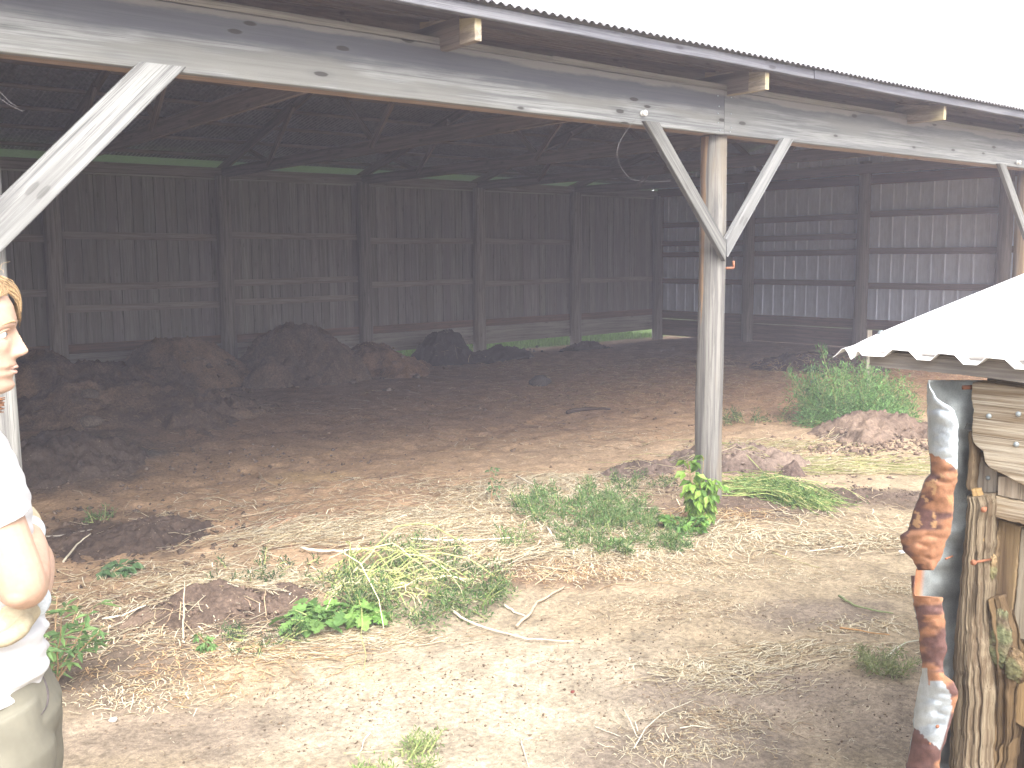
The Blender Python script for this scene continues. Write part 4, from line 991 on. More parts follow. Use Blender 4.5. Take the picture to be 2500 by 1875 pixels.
# ------------------------------------------------------------------ green weeds
class LV:            # leaves (folded lozenges or lobed blades) and thin stems for one plant
    def __init__(s): s.l, s.st = MB(), MB()
    def leaf(s, p, d, L, W, col, nrm=None, lobed=False):
        d = np.asarray(d, float); d /= np.linalg.norm(d)+1e-9
        n = np.array(nrm if nrm is not None else (rng.normal(0, .4), rng.normal(0, .4), 1.0)); sd_ = np.cross(n, d); sd_ /= np.linalg.norm(sd_)+1e-9; n = np.cross(d, sd_)
        c_ = np.array(col)*rng.uniform(.75, 1.25)
        if not lobed:
            pts = [p, p+d*L*.45+sd_*W/2+n*W*.18, p+d*L-n*L*.12, p+d*L*.45-sd_*W/2+n*W*.18]
            s.l.add(pts, [(0, 1, 2), (0, 2, 3)], c_)
        else:
            prof = [(.0,0),(-.06,.22),(.10,.40),(.18,.28),(.36,.50),(.44,.34),(.66,.40),(.66,.22),(.86,.22),(1.0,0)]
            pl_ = [p+d*L*a+sd_*W*b+n*(abs(b)*W*.25-L*.18*a*a) for a, b in prof]; mr = [p+d*L*a-sd_*W*b+n*(abs(b)*W*.25-L*.18*a*a) for a, b in prof]
            mid = [p+d*L*a-n*L*.18*a*a for a in (0, .25, .5, .75)]
            nL = len(prof); Vt = pl_+mr+mid; m0 = 2*nL
            fc = []
            mi = [m0, m0, m0, m0+1, m0+1, m0+2, m0+2, m0+3, m0+3, 9]
            for k in range(nL-1):
                for o_ in (0, nL):
                    q = [o_+k, o_+k+1]+([mi[k+1]] if mi[k+1] == mi[k] else [mi[k+1], mi[k]]); q = list(dict.fromkeys(q))
                    if len(q) > 2: fc.append(tuple(q))
            s.l.add(Vt, fc, c_)
    def stem(s, pts, r, col): s.st.tube(pts, r, 5, col)
    def build(s, name, label, loc, cat='weed', group=None):
        e = empty(name, loc, label, cat, group)
        if s.l.n: s.l.build('foliage', M_leaf, e)
        if s.st.n: s.st.build('stems', M_stick, e)
        return e
def curve(p, d, L, droop, n=6, wig=.06):
    p = np.asarray(p, float); d = np.asarray(d, float); d = d/np.linalg.norm(d); out = [p.copy()]
    for i in range(n):
        d = d+np.array([rng.normal(0, wig), rng.normal(0, wig), -droop/n]); d /= np.linalg.norm(d); p = p+d*L/n; out.append(p.copy())
    return np.array(out)
def feathery(name, label, px, py, n, H, spread, lean, cols, leafL=.03, leafW=.005, per=60, droop=.6, stemcol=(.32, .36, .14), floor_=True, cat='weed', tall=None, rad=.25):
    cx, cy = gxy(px, py); q = LV()
    for i in range(n):
        a = rng.uniform(0, 2*math.pi); ro_ = rad*math.sqrt(rng.random()); b = np.array([cx+ro_*math.cos(a), cy+ro_*math.sin(a), 0]); b[2] = float(top(b[0], b[1]))
        t = rng.random(); h = H*(.45+.55*t)
        d = np.array([math.cos(a)*spread*(1.2-t)+lean[0], math.sin(a)*spread*(1.2-t)+lean[1], .55+.6*t])
        cv = curve(b, d, h*1.15, droop*(1.2-t), 8); 
        if floor_: cv[:, 2] = np.maximum(cv[:, 2], top(cv[:, 0], cv[:, 1])+.012)
        q.stem(cv, np.linspace(.0045, .0012, len(cv)), stemcol)
        for k in range(per):
            u = rng.uniform(.12, 1.0); j = min(int(u*8), 7); p = cv[j]+(cv[j+1]-cv[j])*(u*8-j)
            tw = rng.normal(0, 1, 3)*(.035+.05*(1-u))*min(1, H/.4); p2 = p+tw
            if floor_: p2[2] = max(p2[2], float(gz(p2[0], p2[1]))+.006)
            q.leaf(p2, tw+np.array([0, 0, .02])+rng.normal(0, .02, 3), leafL*rng.uniform(.6, 1.4), leafW*rng.uniform(.7, 1.4), cols[rng.integers(len(cols))])
    for (ax_, ay_, hh_) in (tall or []):
        b = np.array([cx+ax_*cR[0], cy+ax_*cR[1], float(top(cx, cy))]); cv = curve(b, (ay_*cR[0], ay_*cR[1], 1), hh_, .1, 9, .05); q.stem(cv, np.linspace(.006, .0015, 10), (.33, .36, .16))
        for k in range(150):
            u = rng.uniform(.3, 1.0); j = min(int(u*9), 8); p = cv[j]+(cv[j+1]-cv[j])*(u*9-j); o_ = rng.normal(0, 1, 3)*(.075*(1.1-u)+.008)
            q.leaf(p+o_, o_+np.array([0, 0, .05]), leafL*rng.uniform(.7, 1.3), leafW, cols[rng.integers(len(cols))])
    return q, (cx, cy, gz1(cx, cy))
GA, GB, GC_, GD = (.075,.155,.045), (.115,.215,.065), (.165,.275,.09), (.05,.11,.038)
q, l = feathery('weed', '', 2075, 1030, 120, .50, .85, (.0, 0), [(.12,.25,.075), (.17,.33,.11), (.24,.42,.14), (.08,.17,.055), (.16,.29,.09)], .042, .010, 130, .95, rad=.42, tall=[(-.12, -.16, .78), (.12, .12, .62), (-.30, -.75, .62), (-.05, -.1, .55)])
cxb, cyb = l[0], l[1]
for i in range(16):       # a darker round-leaved branch hanging on its left
    p = np.array([cxb-.36*cR[0]+rng.normal(0, .05), cyb-.36*cR[1]+rng.normal(0, .05), .42+rng.normal(0, .12)]); q.leaf(p, (rng.normal(), rng.normal(), -.8), .055, .045, (.045, .10, .045))
q.build('feathery_weed', 'tallest feathery green weed clump growing by the wooden stake inside the barn', l)
for (nm, lab, px, py, n, H, sp, cols, per, ra) in [
  ('weed', 'low dark green weeds spread left of the tall feathery clump', 1840, 1030, 16, .14, 1.0, [GA, GD], 45, .28),
  ('weed', 'light green ground weeds right of the tall feathery clump, next to the metal flashing', 2235, 1005, 26, .24, .9, [GB, GC_], 50, .35),
  ('weed', 'tiny green sprig above the dark dug soil near the person', 245, 1275, 6, .10, .6, [GA, GB], 22, .06),
  ('weed', 'pale dried-green weed tuft on the damp dirt beside the rusty flashing', 2158, 1640, 16, .10, .9, [(.30,.34,.17), (.38,.40,.22), (.22,.28,.12)], 60, .07),
  ('weed', 'pulled green weed lying at the bottom edge of the picture', 985, 1868, 16, .10, 1.2, [(.22,.30,.10), (.16,.25,.08), (.35,.38,.18)], 50, .12),
  ('weed', 'thin dark green weed trail below the lobed-leaf plant at the edge of the bare dirt', 640, 1560, 14, .12, 1.0, [GD, GA, (.06,.075,.05)], 50, .13),
  ('weed', 'dark wilted weeds tangled in straw left of the big green pile', 640, 1400, 14, .10, 1.2, [(.06,.085,.05), GD, GA], 30, .26),
  ('weed', 'flat dark green weeds behind the straw, left of the leafy seedling', 1560, 1190, 16, .10, 1.2, [GA, GD, GB], 40, .22),
  ('weed', 'flattened green weeds in the straw in front of the middle pole', 1420, 1255, 75, .15, 1.6, [GA, GB, GC_, GB, (.20,.28,.12)], 85, .42),
  ('weed', 'green and yellow wilted weeds along the front edge of the straw', 1520, 1320, 60, .11, 1.6, [GA, GB, GC_, (.17,.26,.11), (.28,.32,.14)], 80, .36),
  ('weed', 'small pale green weed tuft in the straw right of the tallest pulled stems', 1260, 1340, 10, .12, 1.0, [GB, GC_], 40, .10),
  ('weed', 'small upright green tuft among the straw beside the spindly seedling', 1285, 1245, 9, .16, .7, [GB, GC_, GD], 34, .06),
]:
    q, l = feathery(nm, lab, px, py, n, H, sp, (0, 0), cols, .030 if py < 1500 else .022, .0065 if py < 1500 else .0045, per, 1.0, rad=ra)
    q.build(nm, lab, l)
# the big pile of pulled weeds with arched yellow stems
q, l = feathery('weed', '', 1020, 1445, 92, .18, 1.5, (.0, 0), [GA, GB, GC_, GD, (.20,.24,.12), (.34,.34,.20)], .026, .0065, 85, 1.3, rad=.40)
for i in range(70):
    a0 = np.array([*gxy(880+rng.normal(0, 60), 1440+rng.normal(0, 22)), 0]); a1 = np.array([*gxy(1020+rng.normal(0, 110), 1440+rng.normal(0, 38)), 0]); t = np.linspace(0, 1, 9)[:, None]
    hgt = rng.uniform(.06, .26) if i < 16 else rng.uniform(.01, .09)
    cv = a0*(1-t)+a1*t+np.array([0, 0, 1])*(hgt*4*t*(1-t))+rng.normal(0, .012, (9, 3)); cv[:, 2] += top(cv[:, 0], cv[:, 1])+.01
    q.stem(cv, np.linspace(.0045, .002, 9)*rng.uniform(.5, 1.1), np.array([(.45,.45,.18), (.38,.42,.16), (.62,.56,.34)][rng.integers(3)])*rng.uniform(.8, 1.2))
q.build('weed_pile', 'largest pile of pulled green weeds with arched yellow stems on the straw', l, 'weed pile')
# sheaf of cut weeds right of the pole
q = LV()
for i in range(150):
    a0 = np.array([*gxy(1800+rng.normal(0, 40), 1190+rng.normal(0, 12)), 0]); a1 = np.array([*gxy(2000+rng.normal(0, 40), 1236+rng.normal(0, 10)), 0]); t = np.linspace(0, 1, 7)[:, None]
    cv = a0*(1-t)+a1*t+np.array([0, 0, 1])*(rng.uniform(.005, .075)*4*t*(1-t))+rng.normal(0, .01, (7, 3)); cv[:, 2] += top(cv[:, 0], cv[:, 1])+.012
    q.stem(cv, np.linspace(.0035, .0015, 7), np.array([(.34,.40,.14), (.46,.46,.20), (.22,.32,.10)][rng.integers(3)])*rng.uniform(.8, 1.2))
    for k in range(22):
        u = rng.uniform(.15, 1); j = min(int(u*6), 5); p = cv[j]+(cv[j+1]-cv[j])*(u*6-j)+rng.normal(0, .018, 3); p[2] = max(p[2], float(gz(p[0], p[1]))+.01)
        q.leaf(p, a1-a0+rng.normal(0, .35, 3), .035, .008, [GA, GB, GC_, (.2,.3,.1)][rng.integers(4)])
l = gxy(1890, 1200); q.leaf(np.array([*gxy(1950, 1215), .10]), (.3, -.6, -.5), .07, .06, (.10, .24, .10)); q.build('weed_sheaf', 'flattened sheaf of cut green weeds lying right of the middle pole', (*l, gz1(*l)), 'weed pile')
# broad-leaved plants
def leafy(name, label, px, py, H, nb, cols, L, W, lobed, topw, cat='seedling', down=.5, base=None, density=7):
    cx, cy = base or gxy(px, py); z = float(top(cx, cy)); q = LV()
    for i in range(nb):
        a = rng.uniform(0, 6.28); cv = curve((cx+rng.normal(0, .01), cy+rng.normal(0, .01), z), (math.cos(a)*topw, math.sin(a)*topw, 1), H*rng.uniform(.6, 1.05), .35, 6, .06)
        q.stem(cv, np.linspace(.004, .0015, 7), (.30, .20, .11) if not lobed else (.35, .40, .16))
        for k in range(density):
            u = rng.uniform(.25, 1); j = min(int(u*6), 5); p = cv[j]+(cv[j+1]-cv[j])*(u*6-j); b = rng.uniform(0, 6.28)
            pet = p+np.array([math.cos(b), math.sin(b), .2])*L*.6; q.stem([p, (p+pet)/2+np.array([0, 0, .004]), pet], .001, cols[0])
            for g in range(1 if lobed else 3):
                bb = b+(g-1)*.8 if not lobed else b
                q.leaf(pet, (math.cos(bb), math.sin(bb), -down+rng.normal(0, .25)), L*rng.uniform(.7, 1.25), W*rng.uniform(.8, 1.2), cols[rng.integers(len(cols))], None, lobed)
    return q.build(name, label, (cx, cy, z), cat)
bx, by = gxy(1712, 1285)
leafy('seedling', 'bright yellow-green leafy tree seedling standing in front of the middle pole', 0, 0, .44, 9, [(.20,.34,.06), (.27,.40,.085), (.14,.27,.055)], .068, .044, False, .20, base=(bx, by), density=12, down=.75)
leafy('weed', 'bright green broad leaves at the foot of the yellow-green seedling', 1680, 1300, .16, 14, [(.17,.31,.07), (.11,.23,.06)], .055, .040, False, .9, 'weed', .4, density=6)
leafy('seedling', 'spindly brown-stemmed seedling with small leaves standing alone in the straw', 1200, 1232, .30, 3, [(.10,.19,.07), (.14,.24,.10)], .028, .013, False, .35, density=11)
leafy('lobed_plant', 'light green plant with large lobed leaves at the front of the big weed pile', 780, 1525, .15, 13, [(.18,.31,.09), (.15,.27,.08), (.115,.22,.065)], .085, .085, True, 1.6, 'plant', .2, density=4)
leafy('lobed_plant', 'second smaller lobed-leaf plant right of the larger one at the weed pile', 870, 1520, .14, 9, [(.15,.29,.065), (.19,.33,.085)], .07, .07, True, 1.3, 'plant', .2, density=4)
leafy('weed', 'broad grey-green leaves lying below the dark dug soil near the person', 270, 1405, .11, 5, [(.12,.20,.09), (.09,.17,.07)], .085, .045, False, 1.5, 'weed', .3, density=3)
leafy('weed', 'small drooping green sprout on the dark soil below the broken clods', 505, 1590, .10, 4, [(.16,.27,.09), (.12,.22,.07)], .040, .014, False, .5, 'weed', .9, density=5)
leafy('weed', 'tall weed with narrow leaves and pale flower tips beside the person', 135, 1690, .42, 8, [(.10,.18,.065), (.14,.23,.08)], .075, .020, False, .45, 'weed', .1, density=8)

# ------------------------------------------------------------------ sticks, stalks, stones
def stick(name, label, pts, r, col, lift=.008, cat='stick', taper=.5, mat=None):
    P = []
    r *= .72 if name == 'dry_stalk' else .85
    col = tuple(c*.78 for c in col)
    for p in pts:
        x, y = gxy(p[0], p[1]); P.append((x, y, float(top(x, y))+r+(p[2] if len(p) > 2 else lift)))
    P = np.array(P); t = np.linspace(0, len(P)-1, (len(P)-1)*4+1); Q = np.stack([np.interp(t, range(len(P)), P[:, i]) for i in range(3)], 1)
    Q[1:-1] += rng.normal(0, r*.22, (len(Q)-2, 3)); v_, f_ = tube_geo(Q-Q.mean(0), np.linspace(r, r*taper, len(Q))*rng.uniform(.85, 1.15, len(Q)), 7)
    return tag(mesh_obj(name, v_, f_, mat or M_stick, None, True, col, Matrix.Translation(Vector(Q.mean(0)))), label, cat)
WH, BN, GY_ = (.75,.69,.55), (.45,.34,.22), (.40,.36,.30)
stick('stick', 'bent forked brown stick lying on the bare dirt in the foreground', [(1262,1538),(1292,1508),(1312,1478),(1345,1460),(1378,1440)], .010, (.58,.46,.33), .01)
stick('dry_stalk', 'long split pale stalk on the bare dirt below the bent stick', [(1102,1495),(1135,1520),(1200,1545),(1290,1568),(1400,1573)], .010, WH, .008, 'stalk', .3)
stick('dry_stalk', 'short pale stalk touching the left side of the bent stick', [(1230,1482),(1255,1498),(1285,1512)], .009, WH, .006, 'stalk')
stick('dry_stalk', 'thick white stalk leaning out of the straw right of the spindly seedling', [(1262,1182,.05),(1300,1205,.06),(1330,1242,.0)], .011, WH, .02, 'stalk')
stick('dry_stalk', 'forked white stalk standing up in the straw above the red chaff', [(1335,1302,.03),(1352,1322,.02),(1362,1345,.0)], .011, WH, .02, 'stalk')
stick('dry_stalk', 'thickest white split stalk in the straw behind the weed pile', [(735,1350),(770,1358),(830,1356),(905,1350)], .012, (.82,.77,.64), .02, 'stalk')
stick('dry_stalk', 'long white stalk running along the top of the weed pile to the right', [(1005,1335),(1090,1338),(1180,1337),(1260,1330)], .009, (.80,.74,.58), .04, 'stalk')
stick('dry_stalk', 'pale stalk slanting up behind the weed pile', [(905,1300),(960,1282),(1008,1265)], .009, WH, .03, 'stalk')
stick('stick', 'thin pale stick across the dark dug soil near the person', [(155,1382,.02),(190,1352,.04),(224,1340,.05)], .008, (.62,.55,.42), .03)
stick('stick', 'brown stick lying left of the reddish dirt', [(590,1266),(630,1260),(668,1251)], .008, BN)
stick('stick', 'long curved grey stick above the dark dug soil', [(80,1312),(150,1308),(190,1300),(225,1292)], .007, GY_)
stick('stick', 'short stick poking up out of the broken clods', [(446,1572,.0),(450,1540,.06),(455,1508,.13)], .006, (.60,.50,.36), .0)
stick('dry_stalk', 'long pale stalk lying across the dirt left of the broken clods', [(250,1520),(300,1512),(358,1500)], .008, WH, .012, 'stalk')
stick('stick', 'dark forked twig lying between the two soil patches', [(262,1462),(310,1466),(375,1466)], .008, (.25,.19,.14))
stick('dry_stalk', 'pale curved stalk beside the dried-green tuft at the rusty flashing', [(2162,1620),(2185,1592),(2212,1578),(2250,1570)], .006, (.66,.64,.50), .012, 'stalk')
stick('twig', 'orange broken twig on the damp dirt left of the rusty flashing', [(2050,1540),(2090,1545),(2125,1552),(2172,1558)], .0055, (.60,.35,.16), .01, 'twig')
stick('grass_bundle', 'green and white folded blade lying above the orange twig', [(2048,1462),(2085,1485),(2150,1502),(2180,1505)], .007, (.28,.33,.16), .01, 'stalk')
stick('dry_stalk', 'thin forked stalk standing over the damp dirt at the bottom right, longest of its tuft', [(1548,1835),(1575,1800,.03),(1620,1765,.04),(1700,1720,.02)], .0035, WH, .01, 'stalk')
stick('dry_stalk', 'short forked stalk meeting the longest thin stalk at the bottom right', [(1522,1750,.03),(1540,1785,.03),(1556,1808,.01)], .004, WH, .01, 'stalk')
stick('dry_stalk', 'straight pale splinter left of the forked stalks at the bottom right', [(1450,1778),(1480,1790),(1515,1803)], .003, WH, .006, 'stalk')
stick('dry_stalk', 'white stalk lying flat in the tuft at the bottom right', [(1660,1785),(1690,1778),(1735,1785)], .004, WH, .008, 'stalk')
stick('dry_stalk', 'pale angled stalk at the bottom of the picture', [(1270,1810),(1282,1850),(1292,1880)], .0035, WH, .008, 'stalk')
stick('dry_stalk', 'forked pale stalk at the bottom left of centre, over the pulled weed', [(905,1802),(888,1822),(884,1842),(872,1862)], .0045, WH, .02, 'stalk')
stick('dry_stalk', 'long yellow stalk lying across the pulled weed at the bottom edge', [(840,1862),(910,1857),(985,1850)], .004, (.55,.55,.28), .03, 'stalk')
stick('dry_stalk', 'long thin yellow stalk right of the pale trodden patch', [(1885,1355),(1930,1372),(2000,1392)], .006, (.62,.55,.30), .01, 'stalk')
stick('dry_stalk', 'slender straw stalk reaching from the trodden straw towards the flashing', [(1975,1352),(2050,1342),(2120,1332)], .006, WH, .012, 'stalk')
stick('dry_stalk', 'pale stalk with a kink on the trodden dirt, above the damp patch', [(2120,1308),(2155,1330),(2205,1345)], .006, WH, .01, 'stalk')
stick('stick', 'thin stick lying on the clay crust inside the barn, left of the pale crusted patch', [(622,1200),(640,1172),(632,1160)], .008, BN, .015)
stick('stick', 'brown stick crossing the thin stick by the pale crusted patch', [(632,1170),(655,1186),(680,1198)], .009, BN, .015)
stick('board_scrap', 'small dark scrap of timber lying on the brown floor in the middle of the barn', [(1385,1010),(1430,1006),(1490,1004)], .030, (.10,.07,.055), .0, 'scrap', .5)
# the upright stake
s0 = gxy(2118, 985); d_s = ray(2122, 806); tt = ((s0[0]*cF[0]+s0[1]*cF[1])/(d_s[0]*cF[0]+d_s[1]*cF[1])); ptop = C0+d_s*tt
stake = plank('wooden_stake', (s0[0], s0[1], -.05), (ptop[0], ptop[1], ptop[2]), .055, .03, M_skirt, None, (cR[0], cR[1], 0), 6, wob=.004, tint=(.95, .9, .85)); tag(stake, 'thin upright wooden stake standing behind the tall feathery weed', 'stake')
def stone(label, px, py, r, col, seed, name='stone', cat='stone', flat=.7):
    x, y = gxy(px, py); bm = bmesh.new(); bmesh.ops.create_icosphere(bm, subdivisions=3, radius=1)
    for v_ in bm.verts:
        n_ = 1+.22*float(fbm(v_.co.x+seed, v_.co.y+v_.co.z*1.7, 1.3, 3, seed)); v_.co = Vector((v_.co.x*r*n_*1.2, v_.co.y*r*n_, v_.co.z*r*n_*flat))
    V = [tuple(v_.co) for v_ in bm.verts]; F = [tuple(w_.index for w_ in f.verts) for f in bm.faces]; bm.free()
    tag(mesh_obj(name, V, F, M_rot, None, True, col, Matrix.Translation((x, y, float(top(x, y))+r*.35))), label, cat)
stone('small white stone on the dirt right of the person, below the straw edge', 276, 1760, .013, (.70,.68,.62), 1)
stone('round cream-coloured snail shell under the lobed leaves', 817, 1540, .016, (.75,.68,.48), 2, 'snail_shell', 'shell', .9)
stone('orange-brown fallen leaf ball on top of the weed pile', 932, 1452, .020, (.62,.34,.18), 3, 'dry_leaf', 'leaf', .8)
stone('grey lump of rubble at the far left inside the barn', 225, 1062, .085, (.19,.15,.115), 4, 'rubble_lump', 'rubble')
stone('second smaller grey lump behind the lump of rubble at the far left', 222, 1015, .07, (.16,.125,.10), 5, 'rubble_lump', 'rubble')
stone('dark tyre-like lump half buried in the floor litter, centre of the barn', 1318, 940, .13, (.10,.085,.075), 6, 'dark_lump', 'lump', .6)
stone('small dark red pebble on the pale dirt in the foreground', 1398, 1690, .008, (.20,.06,.05), 7)
stone('white crumpled scrap beside the rusty flashing', 2203, 1350, .020, (.85,.84,.82), 8, 'paper_scrap', 'litter', .5)
stone('little white scrap lying far inside, left of the shed roof', 2036, 830, .035, (.85,.85,.80), 9, 'paper_scrap', 'litter', .5)

# ------------------------------------------------------------------ the person at the left edge (seen from her right side)
PA = math.radians(-20); PO = np.array([.47, 2.25, 0.0])
pfd, prd = np.array([math.cos(PA), math.sin(PA), 0]), np.array([math.sin(PA), -math.cos(PA), 0])
gpz = gz1(PO[0], PO[1])
person = empty('person', (PO[0], PO[1], 0), 'woman in a white t-shirt and khaki trousers standing with folded arms, looking right', 'person', None, PA)
PM = WM[person.name]
def PP(px, py, lat):
    d = ray(px, py); t = (lat-(C0-PO) @ prd)/(d @ prd); p = C0+d*t
    return np.array([(p-PO) @ pfd, -lat, p[2]])
def plin(tab, z):
    tab = np.array(tab); o = np.argsort(tab[:, 0]); return [np.interp(z, tab[o, 0], tab[o, k]) for k in range(1, tab.shape[1])]
def ring_loft(tab, zs, n=48, sq=.9, disp=None, close=True):
    V = []
    for z in zs:
        f, b, w_ = plin(tab, z); xc = b+(f-b)*.48
        for k in range(n):
            a = 2*math.pi*k/n; ca, sa = math.cos(a), math.sin(a)
            x = xc+(f-xc if ca > 0 else xc-b)*math.copysign(abs(ca)**sq, ca); y = w_*math.copysign(abs(sa)**sq, sa)
            if disp: x, y = disp(x, y, z, a)
            V.append((x, y, z))
    m_ = len(zs); F = [(i*n+k, i*n+(k+1) % n, (i+1)*n+(k+1) % n, (i+1)*n+k) for i in range(m_-1) for k in range(n)]
    if close: F += [tuple(range(n-1, -1, -1)), tuple((m_-1)*n+k for k in range(n))]
    return V, F
HEAD = [(1.668,.035,-.025,.022),(1.662,.055,-.050,.042),(1.650,.074,-.070,.057),(1.630,.088,-.083,.068),(1.610,.0975,-.089,.074),(1.585,.102,-.092,.077),(1.570,.1005,-.092,.077),
        (1.553,.0935,-.091,.0765),(1.535,.0915,-.088,.075),(1.515,.0915,-.083,.071),(1.500,.0935,-.078,.067),(1.488,.0965,-.073,.064),(1.481,.0905,-.071,.063),(1.472,.0930,-.070,.062),
        (1.462,.0855,-.069,.060),(1.448,.0880,-.068,.057),(1.438,.0840,-.068,.055),(1.431,.0680,-.068,.054),(1.424,.0430,-.069,.054),(1.410,.0340,-.071,.054),(1.385,.030,-.075,.055),(1.360,.036,-.084,.064),(1.340,.050,-.095,.095)]
TORSO = [(1.360,.036,-.084,.066),(1.340,.050,-.095,.105),(1.320,.058,-.105,.145),(1.290,.066,-.112,.170),(1.250,.080,-.118,.175),(1.200,.090,-.118,.165),(1.150,.088,-.112,.155),(1.05,.080,-.105,.145),(.96,.085,-.105,.150),(.88,.096,-.115,.168),(.80,.105,-.125,.180),(.74,.100,-.125,.182),(.71,.07,-.10,.17)]
def face(x, y, z, a):
    if x > 0:
        nose = np.interp(z, [1.500,1.5035,1.507,1.512,1.518,1.528,1.537,1.548,1.556,1.566], [0,.006,.018,.0275,.0290,.0245,.0195,.0135,.009,.0])
        sg = np.interp(z, [1.505,1.515,1.53,1.56], [.0135,.0120,.0090,.0075]); x += nose*math.exp(-(y/sg)**2)
        wing = .007*math.exp(-((abs(y)-.014)/.006)**2-((z-1.512)/.007)**2); x += wing
        x -= .013*math.exp(-((abs(y)-.032)/.015)**2-((z-1.554)/.010)**2)
        x += .004*math.exp(-((abs(y)-.030)/.022)**2-((z-1.573)/.007)**2)
        x += .005*math.exp(-((abs(y)-.040)/.016)**2-((z-1.530)/.014)**2)
        x -= .007*math.exp(-(y/.020)**4-((z-1.4815)/.0028)**2)
        x -= .004*math.exp(-((abs(y)-.026)/.006)**2-((z-1.482)/.006)**2)
        x += .003*math.exp(-(y/.018)**2-((z-1.446)/.008)**2)
    return x, y
body = MB()
v_, f_ = ring_loft(HEAD, np.concatenate([[1.668], np.linspace(1.664, 1.43, 118), np.linspace(1.427, 1.342, 18)]), 96, .94, face); body.add(v_, f_[::1])
v_, f_ = ring_loft(TORSO, np.linspace(1.36, .71, 40), 48, .92); body.add(v_, f_)
ARM_R = [(0,-.160,1.330),(.030,-.185,1.285),(.058,-.195,1.225),(.080,-.20,1.150),(.092,-.20,1.105),(.096,-.195,1.083),(.100,-.170,1.072),(.103,-.10,1.080),(.098,0,1.098),(.085,.085,1.115)]
RAD_R = [.050,.052,.049,.047,.0465,.046,.043,.039,.034,.026]
ARM_L = [(-.03,.160,1.330),(-.03,.185,1.27),(-.01,.20,1.19),(.020,.20,1.10),(.045,.185,1.065),(.090,.12,1.045),(.105,.0,1.030),(.108,-.075,1.022)]
RAD_L = [.050,.050,.048,.046,.045,.040,.033,.026]
def smooth_tube(pts, rad, n=20, sub=5):
    P = np.array(pts, float); m_ = len(P); t = np.linspace(0, m_-1, (m_-1)*sub+1); out = []
    rad = [rad]*m_ if np.isscalar(rad) else rad
    for tt_ in t:
        i = min(int(tt_), m_-2); u = tt_-i; p0, p1, p2, p3 = P[max(i-1, 0)], P[i], P[i+1], P[min(i+2, m_-1)]
        out.append(.5*((2*p1)+(-p0+p2)*u+(2*p0-5*p1+4*p2-p3)*u*u+(-p0+3*p1-3*p2+p3)*u**3))
    r = np.interp(t, range(m_), rad); return tube_geo(out, r, n)
for pts, rad in ((ARM_R, RAD_R), (ARM_L, RAD_L)):
    v_, f_ = smooth_tube(pts, rad); body.add(v_, f_)
# elbow point
def ball(c, r, n=14):
    V = [(c[0]+r[0]*math.sin(math.pi*i/n)*math.cos(2*math.pi*k/n), c[1]+r[1]*math.sin(math.pi*i/n)*math.sin(2*math.pi*k/n), c[2]+r[2]*math.cos(math.pi*i/n)) for i in range(n+1) for k in range(n)]
    return V, [(i*n+k, (i+1)*n+k, (i+1)*n+(k+1) % n, i*n+(k+1) % n) for i in range(n) for k in range(n)]
body.add(*ball((.092, -.222, 1.074), (.026, .022, .026)))
for sg in (-1, 1):
    v_, f_ = smooth_tube([(.0, sg*.09, .76), (.01, sg*.092, .62), (.015, sg*.092, .46), (-.005, sg*.092, .30), (-.015, sg*.092, .08)], [.085, .075, .056, .052, .040]); body.add(v_, f_)
    body.add(*ball((.035, sg*.095, .05), (.12, .043, .045)))
# ears
for sg in (-1, 1): body.add(*ball((-.005, sg*.076, 1.53), (.016, .008, .030)))
def hand(origin, fwd, palmn, side):
    """palm and five curled fingers; fwd: towards the fingers, palmn: out of the palm, side: thumb side"""
    o, f, p, s_ = [np.array(q, float) for q in (origin, fwd, palmn, side)]; out = []
    out.append(smooth_tube([o, o+f*.03, o+f*.065, o+f*.088], [.024, .033, .036, .030], 14, 3))
    for k, (w_, L) in enumerate(((.027, .066), (.009, .076), (-.009, .070), (-.026, .055))):
        b = o+f*.080+s_*w_; out.append(smooth_tube([b, b+f*L*.42+p*.008, b+f*L*.75+p*.026, b+f*L*.88+p*.045], [.0105, .0100, .0092, .0080], 10, 4))
    b = o+f*.030+s_*.028; out.append(smooth_tube([b, b+f*.022+s_*.022+p*.006, b+f*.050+s_*.030+p*.016, b+f*.070+s_*.028+p*.028], [.0125, .0120, .0110, .009], 10, 4))
    return out
def nrm(v): v = np.array(v, float); return v/np.linalg.norm(v)
hands = {}
fR = nrm((-.35, 1, .12)); hands['r'] = hand((.085, .095, 1.117), fR, nrm((-1, -.3, -.1)), np.cross(fR, nrm((-1, -.3, -.1))))
fL = nrm((-.78, -.40, -.50)); pn = nrm((.30, .0, .9)); pn = nrm(pn-fL*(pn @ fL)); hands['l'] = hand((.100, -.098, 1.012), fL, pn, np.cross(pn, fL))
for hn in hands.values():
    for v_, f_ in hn: body.add(v_, f_)
def skin_mat(name, col, sss=.12, rough=.5):
    m, t, b = new_mat(name); n1 = noise(t, coords(t), 60, 4, .6); n2 = noise(t, coords(t), 9, 3, .5)
    c = mixc(t, col, mapr_rgb(t, n1, .93, 1.05), 1.0, 'MULTIPLY'); c = mixc(t, c, (col[0]*1.0, col[1]*.72, col[2]*.66), mapr(t, n2, .5, .75, 0, .35))
    t.links.new(c, b.inputs['Base Color']); b.inputs['Roughness'].default_value = rough
    b.inputs['Subsurface Weight'].default_value = sss; b.inputs['Subsurface Radius'].default_value = (.01, .004, .002); b.inputs['Subsurface Scale'].default_value = .6
    return m
